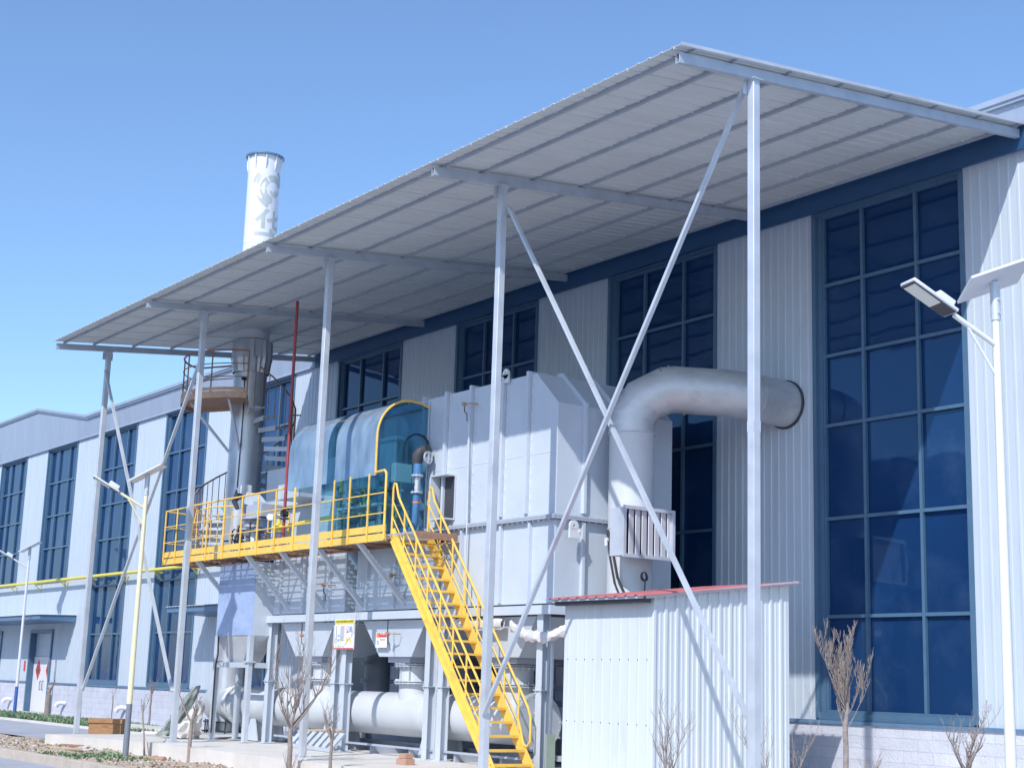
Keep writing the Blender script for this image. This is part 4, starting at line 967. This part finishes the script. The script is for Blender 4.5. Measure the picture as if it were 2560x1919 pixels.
text_mb('禁止烟火', .055, lambda u,v,w: (qx0+.28+u, qy-.006+w*.002, qz1-.035+v)).build('lettering', 'paper', r0, smooth=False)
text_mb('当心火灾', .05, lambda u,v,w: (qx0+.27+u, qy-.003+w*.002, qz1-.15+v)).build('lettering', 'signred', PS, smooth=False)
t_ = MB(); t_.ring((qx0+.09,qy-.002,qz0+.1),(0,1,0),.035,.043,.003,18); t_.box(qx0+.085,qx0+.095,qy-.003,qy,qz0+.08,qz0+.13); t_.build('prohibition_symbol', 'signink', PS)

# ------------------------------------------------------------------ spare ladder section on the slab
LD = thing('spare_stair_section', 'grey steel stair section lying on its side on the concrete slab', 'stair section', (9.4,-4.7,0))
def L_(u, v, z): return (8.2+2.35*u-.3*0, -4.55-.25*u+v, z)
t_ = MB(); t_.bar(L_(0,0,.05),L_(1,0,.05),.05,.08); t_.build('lower_stringer', 'galv', LD)
t_ = MB(); t_.tube([L_(.0,.22,.34),L_(.5,.22,.40),L_(1.0,.22,.44)],.035,10); t_.build('upper_stringer', 'woodpale', LD)
for k in range(7):
    u = .04+.15*k; t_ = MB(); a_ = Vector(L_(u,0,.08)); b_ = Vector(L_(u+.07,.22,.39)); t_.bar(a_,b_,.10,.02,(0,1,0)); t_.bar(a_+Vector((.09,0,0)),b_+Vector((.09,0,0)),.03,.05,(0,1,0)); t_.build('stair_tread', 'galv', LD)
BR = MB(); BR.box(14.3,14.62,-5.6,-5.4,0,.11); BR.box(14.36,14.58,-5.58,-5.42,.112,.2)
single(BR, 'loose_bricks', 'brick', 'two loose bricks stacked at the foot of the yellow staircase', 'bricks', (14.46,-5.5,0), bevel=.006)
GD = MB(); GD.box(16.98,17.01,-4.25,-4.06,0,.66); single(GD, 'green_panel', 'palegreen', 'upright dull green panel edge wedged beside the white shed', 'panel', (17.0,-4.3,0))

# ------------------------------------------------------------------ solar street lamps
def lamp(name, label, loc, colour, base, az, H, pn=(-.26,-.42,.87)):
    L = thing(name, label, 'street lamp', loc, 'solar street lamps along the facade')
    x, y, z = loc; Pp = lambda a, b, c: (x+a, y+b, z+c)
    d = Vector((math.cos(az), math.sin(az), 0)); nrm = Vector((-d.y, d.x, 0)); 
    t_ = MB(); t_.tube([Pp(0,0,1.15),Pp(0,0,H-.1)],[.062,.042],14); t_.build('pole', colour, L)
    t_ = MB(); t_.tube([Pp(0,0,0),Pp(0,0,1.15)],[.066,.0625],14); t_.build('pole_base', base, L)
    t_ = MB(); t_.tube([Pp(0,0,H-.16),Pp(0,0,H+.3)],.055,12)
    for zz in (H-.08, H+.08):
        t_.tube([Pp(-.09*nrm.x,-.09*nrm.y,zz),Pp(.09*nrm.x,.09*nrm.y,zz)],.012,6)
    t_.build('collar', 'galv', L)
    O = Vector(loc)
    a0 = O+Vector((0,0,H-.46)); a1 = O+d*.56+Vector((0,0,H-.15))
    t_ = MB(); t_.tube([a0,a1],.032,10); t_.tube([O+Vector((0,0,H-.85)), a0+(a1-a0)*.72],.016,8); t_.build('arm', colour, L)
    e = (a1-a0).normalized(); upn = nrm.cross(e); upn = upn if upn.z > 0 else -upn
    def slab(c, hl, hw, ht): 
        vs = [c+e*sx*hl+nrm*sy_*hw+upn*sz*ht for sz in (-1,1) for sy_ in (-1,1) for sx in (-1,1)]
        return vs, [(0,2,3,1),(4,5,7,6),(0,1,5,4),(2,6,7,3),(0,4,6,2),(1,3,7,5)]
    cc = a1+e*.36
    t_ = MB(); t_.add(*slab(cc,.33,.15,.022)); hd = t_.build('lamp_head', 'white', L, bevel=.015)
    t_ = MB(); t_.add(*slab(cc-e*.16+upn*.07,.12,.09,.05)); t_.build('driver_box', 'white', hd, bevel=.015)
    t_ = MB(); t_.add(*slab(cc-upn*.026,.31,.135,.005)); t_.build('underside', 'dark', hd)
    t_ = MB(); t_.add(*slab(cc+e*.09-upn*.034,.19,.115,.004)); t_.build('lens', 'lens', hd)
    # panel faces the sun
    pn = Vector(pn).normalized(); u_ = Vector((.587,.81,0)); u_ = (u_-pn*u_.dot(pn)).normalized(); w_ = pn.cross(u_)
    c = O+Vector((0,0,H+.33))-u_*.0
    vs = [c+u_*sx*.40+w_*sy_*.29+pn*sz for sz in (-.015,.015) for sy_ in (-1,1) for sx in (-1,1)]
    t_ = MB(); t_.add(vs, [(0,2,3,1),(4,5,7,6),(0,1,5,4),(2,6,7,3),(0,4,6,2),(1,3,7,5)]); so_ = t_.build('solar_panel', 'white', L)
    vs = [c+u_*sx*.38+w_*sy_*.27+pn*sz for sz in (.016,.019) for sy_ in (-1,1) for sx in (-1,1)]
    t_ = MB(); t_.add(vs, [(0,2,3,1),(4,5,7,6),(0,1,5,4),(2,6,7,3),(0,4,6,2),(1,3,7,5)]); t_.build('solar_cells', 'solar', so_)
    return L
AZ = math.atan2(-.94, -.33)
lamp('street_lamp', 'cream solar street lamp with dark grey base standing on the bare soil strip', (6.5,-7.57,-.33), 'cream', 'greypole', AZ, 5.85)
lamp('street_lamp', 'white solar street lamp with blue base on the far grass verge', (-18.6,-1.75,-.28), 'white', 'bluepole', AZ, 6.0)
lamp('street_lamp', 'nearest solar street lamp, cream and white pole in front of the right-hand wall', (27.68,-6.05,-.35), 'polewhite', 'polewhite', AZ, 6.3, (-.42,-.16,.87))

# ------------------------------------------------------------------ bare trees
def tree(label, base, trunk_h, r0, top_h, spread, nl, seed, twig=2, lean=(0,0), pale=False, m2='bark', upb=.10, lr=1.0, leader=0):
    rd = random.Random(seed); x, y, z = base
    T_ = thing('bare_tree', label, 'tree', base, 'leafless young trees')
    tr = MB(); b = Vector(base); pts = [b+Vector((0,0,-.05))]; rs = [r0*1.15]
    for k in range(1,6):
        f = k/5; pts.append(b+Vector((lean[0]*f+rd.uniform(-.01,.01), lean[1]*f+rd.uniform(-.01,.01), trunk_h*f))); rs.append(r0*(1-.18*f))
    tr.tube(pts, rs, 10); tr.build('trunk', 'bark_pale' if pale else 'bark', T_)
    cr = MB(); top = pts[-1]
    def limb(p, d, L, r, lev):
        n = 5; q = [p]; rr = [r]; dd = d.copy()
        for k in range(n):
            dd = (dd+Vector((rd.uniform(-.13,.13), rd.uniform(-.13,.13), upb+rd.uniform(-.05,.1)))).normalized()
            q.append(q[-1]+dd*L/n); rr.append(max(.0018, r*(1-.82*(k+1)/n)))
        cr.tube(q, rr, 6 if lev < 2 else 4)
        if lev < twig+1:
            for k in range(1, n+1):
                for _ in range(2 if lev else 1+(rd.random() < .7)):
                    if rd.random() < .8:
                        a = rd.uniform(0, 6.28); side = Vector((math.cos(a), math.sin(a), .35)); nd = (dd*.9+side*.75).normalized()
                        limb(q[k], nd, L*rd.uniform(.22,.48), rr[k]*.7+.001, lev+1)
    if leader:
        tr2 = [top, top+Vector((.03,.02,leader*.5)), top+Vector((-.02,.04,leader))]; cr.tube(tr2, [r0*.8,r0*.5,r0*.25], 8)
    for k in range(nl):
        a = 2*math.pi*k/nl+rd.uniform(-.4,.4); s_ = spread*rd.uniform(.5,1.15)
        d = Vector((math.cos(a)*s_, math.sin(a)*s_, 1)).normalized()
        limb(top+Vector((0,0,leader*rd.random()*.9-rd.uniform(0,.12))), d, (top_h-trunk_h)*rd.uniform(.7,1.0)*math.sqrt(1+s_*s_)*.72, r0*rd.uniform(.4,.62)*lr, 0)
    cr.build('crown', m2, T_)
tree('forked little tree with two limbs in front of the green grey tarpaulin', (8.38,-6.95,-.32), .88, .045, 1.75, .75, 3, 12, 0)
tree('leafless tree with wide vase of twigs in front of the manifold pipe', (13.3,-7.25,-.33), .95, .05, 2.75, .85, 8, 5, 1, upb=.16, lr=.8)
tree('small thin bare tree left of the yellow staircase foot', (14.9,-7.3,-.33), .75, .032, 1.55, .4, 4, 8, 1)
tree('dense twiggy bare tree in front of the right window', (24.4,-5.0,-.3), 1.38, .042, 2.3, .8, 12, 21, 2, upb=.24, lr=.34, leader=.45)
tree('short pruned stump with twigs right beside the dense twiggy tree', (24.95,-5.1,-.3), .55, .035, 1.25, .6, 3, 31, 1)
tree('sprawling low bare twigs between the white shed and the dense tree', (23.7,-5.5,-.3), .35, .02, 1.5, 1.2, 4, 36, 1)
tree('slender bare sapling against the white shed side by the canopy post', (23.0,-6.9,-.3), .55, .03, 1.75, .33, 4, 41, 1)
tree('pruned bare tree at the foot of the right street lamp', (27.0,-5.9,-.3), .95, .045, 1.6, .8, 6, 47, 1, lr=.6, leader=.2)
tree('tiny bare shoots poking up before the white shed front', (21.9,-7.6,-.3), .35, .010, .72, .6, 3, 49, 0)
tree('stout pruned tree with two short arms in front of the white door', (-16.1,-1.4,-.22), .85, .12, 1.6, .5, 2, 51, 0, lr=.8)
tree('pruned tree with stubby arms right of the leftmost canopy post foot', (-13.0,-1.4,-.22), 1.15, .09, 1.75, .5, 4, 55, 0)
tree('hair-thin bare sapling against the block wall left of the cream lamp', (-10.5,-1.2,-.2), .9, .022, 1.5, .5, 2, 57, 0)
tree('thin bare sapling against the block wall right of the cream lamp', (-6.9,-1.4,-.2), 1.1, .035, 1.8, .5, 4, 60, 0)
tree('thin leaning sapling growing at the front edge of the slab', (6.2,-7.0,-.32), 1.0, .022, 1.5, .7, 3, 63, 0, lean=(-.55,.1))
tree('low bare twigs growing from the soil below the manifold pipe', (14.2,-7.7,-.33), .15, .018, .75, .8, 4, 66, 0)

# ------------------------------------------------------------------ crate, tarpaulin, debris
CR = thing('wooden_crate', 'brown wooden crate with overhanging lid on dark feet, on the yard concrete', 'crate', (-1.2,-5.0,-.26))
ca = R(59); e1 = Vector((math.cos(ca),math.sin(ca),0)); e2 = Vector((-e1.y,e1.x,0)); O = Vector((-1.2,-5.0,-.26))
def obx(mb, c, a, b, h0, h1):
    q = [c-e1*a-e2*b, c+e1*a-e2*b, c+e1*a+e2*b, c-e1*a+e2*b]; mb.prism([v+Vector((0,0,h0)) for v in q], (0,0,h1-h0))
t_ = MB(); obx(t_, O, .42,.32,.10,.42); t_.build('box', 'wood', CR, smooth=False)
t_ = MB(); obx(t_, O, .45,.35,.42,.53); t_.build('lid', 'wood', CR, smooth=False, bevel=.006)
for s_ in (-.3,.3):
    t_ = MB(); obx(t_, O+e1*s_, .06,.3,0,.098); t_.build('foot', 'black', CR)
text_mb('小心', .09, lambda u,v,w: tuple(O+e1*u-e2*(.323)+Vector((0,0,.34+v)))).build('lettering', 'signred', CR, smooth=False)
def drape(name, m_, label, cat, base, top, w, seed, n=18, mth=16):
    rd = random.Random(seed); vs = []; fs = []
    b, t = Vector(base), Vector(top)
    for i in range(n+1):
        f = i/n; c = b.lerp(t, f); rr = w*(1-.72*f**1.2)
        for j in range(mth):
            g_ = 2*math.pi*j/mth; k = 1+.28*math.sin(j*2.4+i*.5)+.12*rd.uniform(-1,1)
            vs.append(c+Vector((math.cos(g_)*rr*k, math.sin(g_)*rr*k*.8, .03*rd.uniform(-1,1))))
    for i in range(n):
        for j in range(mth): fs.append((i*mth+j,i*mth+(j+1)%mth,(i+1)*mth+(j+1)%mth,(i+1)*mth+j))
    fs.append(tuple(n*mth+j for j in range(mth)))
    return single(MB().add(vs, fs), name, m_, label, cat, base)
drape('tarpaulin_bundle', 'tarp', 'green grey tarpaulin draped over a leaning bundle beside the galvanised frame', 'tarpaulin', (2.7,-4.95,0), (3.75,-4.75,1.22), .30, 3)
drape('white_sack_heap', 'sack', 'heap of pale woven sheeting at the foot of the tarpaulin', 'sacking', (3.4,-4.85,0), (4.05,-4.75,.85), .34, 9)
lt_ = MB(); lt_.box(-6.5,-.2,-3.0,-2.2,-.23,-.02); lt_.bar((1,-4.9,.02),(2.4,-4.6,.03),.1,.05); single(lt_, 'concrete_block_row', 'conc', 'low pale concrete block lying on the verge beyond the slab', 'concrete block', (-3,-2.6,-.2))
rd = random.Random(77)
db = MB(); 
for k in range(10):
    x = rd.uniform(3.2,5.0); y = rd.uniform(-7.9,-7.4); a = rd.uniform(0,3.14); l_ = rd.uniform(.06,.22)
    db.bar((x,y,-.25+.03*rd.random()),(x+math.cos(a)*l_,y+math.sin(a)*l_,-.24+.07*rd.random()),rd.uniform(.04,.12),.03)
single(db, 'rubble_heap', 'conc', 'small heap of pale rubble and scraps on the soil by the slab edge', 'rubble', (4.1,-7.6,-.3), smooth=False)
lg_ = MB(); lg_.tube([(2.9,-8.0,-.27),(3.9,-7.95,-.26),(4.7,-7.75,-.24)],.035,8); single(lg_, 'timber_pole', 'woodpale', 'bent brown timber pole lying on the soil in front of the rubble', 'timber', (3.8,-7.9,-.27))
lg_ = MB(); lg_.tube([(2.4,-7.5,-.26),(3.4,-7.35,-.24)],.045,8); single(lg_, 'timber_log', 'rust', 'short dark log on the soil behind the timber pole', 'timber', (2.9,-7.4,-.27))
lg_ = MB(); lg_.tube([(7.6,-7.6,-.27),(8.3,-7.45,-.25)],.06,8); single(lg_, 'stone_lump', 'brick', 'long reddish stone lump on the soil at the slab corner', 'stone', (7.9,-7.5,-.27))
tb_ = MB(); vs, fs = crumple(lerp_path([(9.6,-9.62,-.38),(9.95,-9.6,-.36)],5), .055, 8); tb_.add(vs, fs); single(tb_, 'blue_plastic_bag', 'bag', 'light blue plastic bag lying on the road against the kerb', 'plastic bag', (9.8,-9.6,-.4))
st_ = MB()
for k in range(900):
    x = rd.uniform(-6,20); y = rd.uniform(-9.2,-7.0); s_ = rd.uniform(.008,.03); z = soil_h(x,y)
    st_.add([(x-s_,y-s_*.7,z),(x+s_,y-s_,z),(x+s_*.8,y+s_,z),(x-s_,y+s_,z),(x,y,z+s_)], [(0,1,4),(1,2,4),(2,3,4),(3,0,4)])
struct(st_, 'gravel', 'conc', 'stuff', smooth=False)

# ------------------------------------------------------------------ opposite building, seen only as a reflection in the windows
OB = thing('opposite_building', 'dark office block across the yard, seen only reflected in the tall factory windows', 'building', (-12,-36,-.4))
t_ = MB(); t_.box(-42,8,-44,-34,-.4,12.2); t_.box(-30,-18,-43,-35,12.2,13.4); t_.build('wall', 'opp', OB, smooth=False)
t_ = MB(); t_.box(-42.2,8.2,-44.2,-33.8,11.6,11.9); t_.build('cornice', 'fascia', OB)
for k in range(9):
    for z in (1.2,4.6,8.0):
        w_ = MB(); x = -39+5.3*k; w_.box(x,x+2.2,-33.99,-33.93,z,z+1.9); wo2 = w_.build('window', 'white', OB)
        g_ = MB(); g_.box(x+.12,x+1.05,-33.93,-33.92,z+.12,z+1.78); g_.box(x+1.15,x+2.08,-33.93,-33.92,z+.12,z+1.78); g_.build('pane', 'glass', wo2)
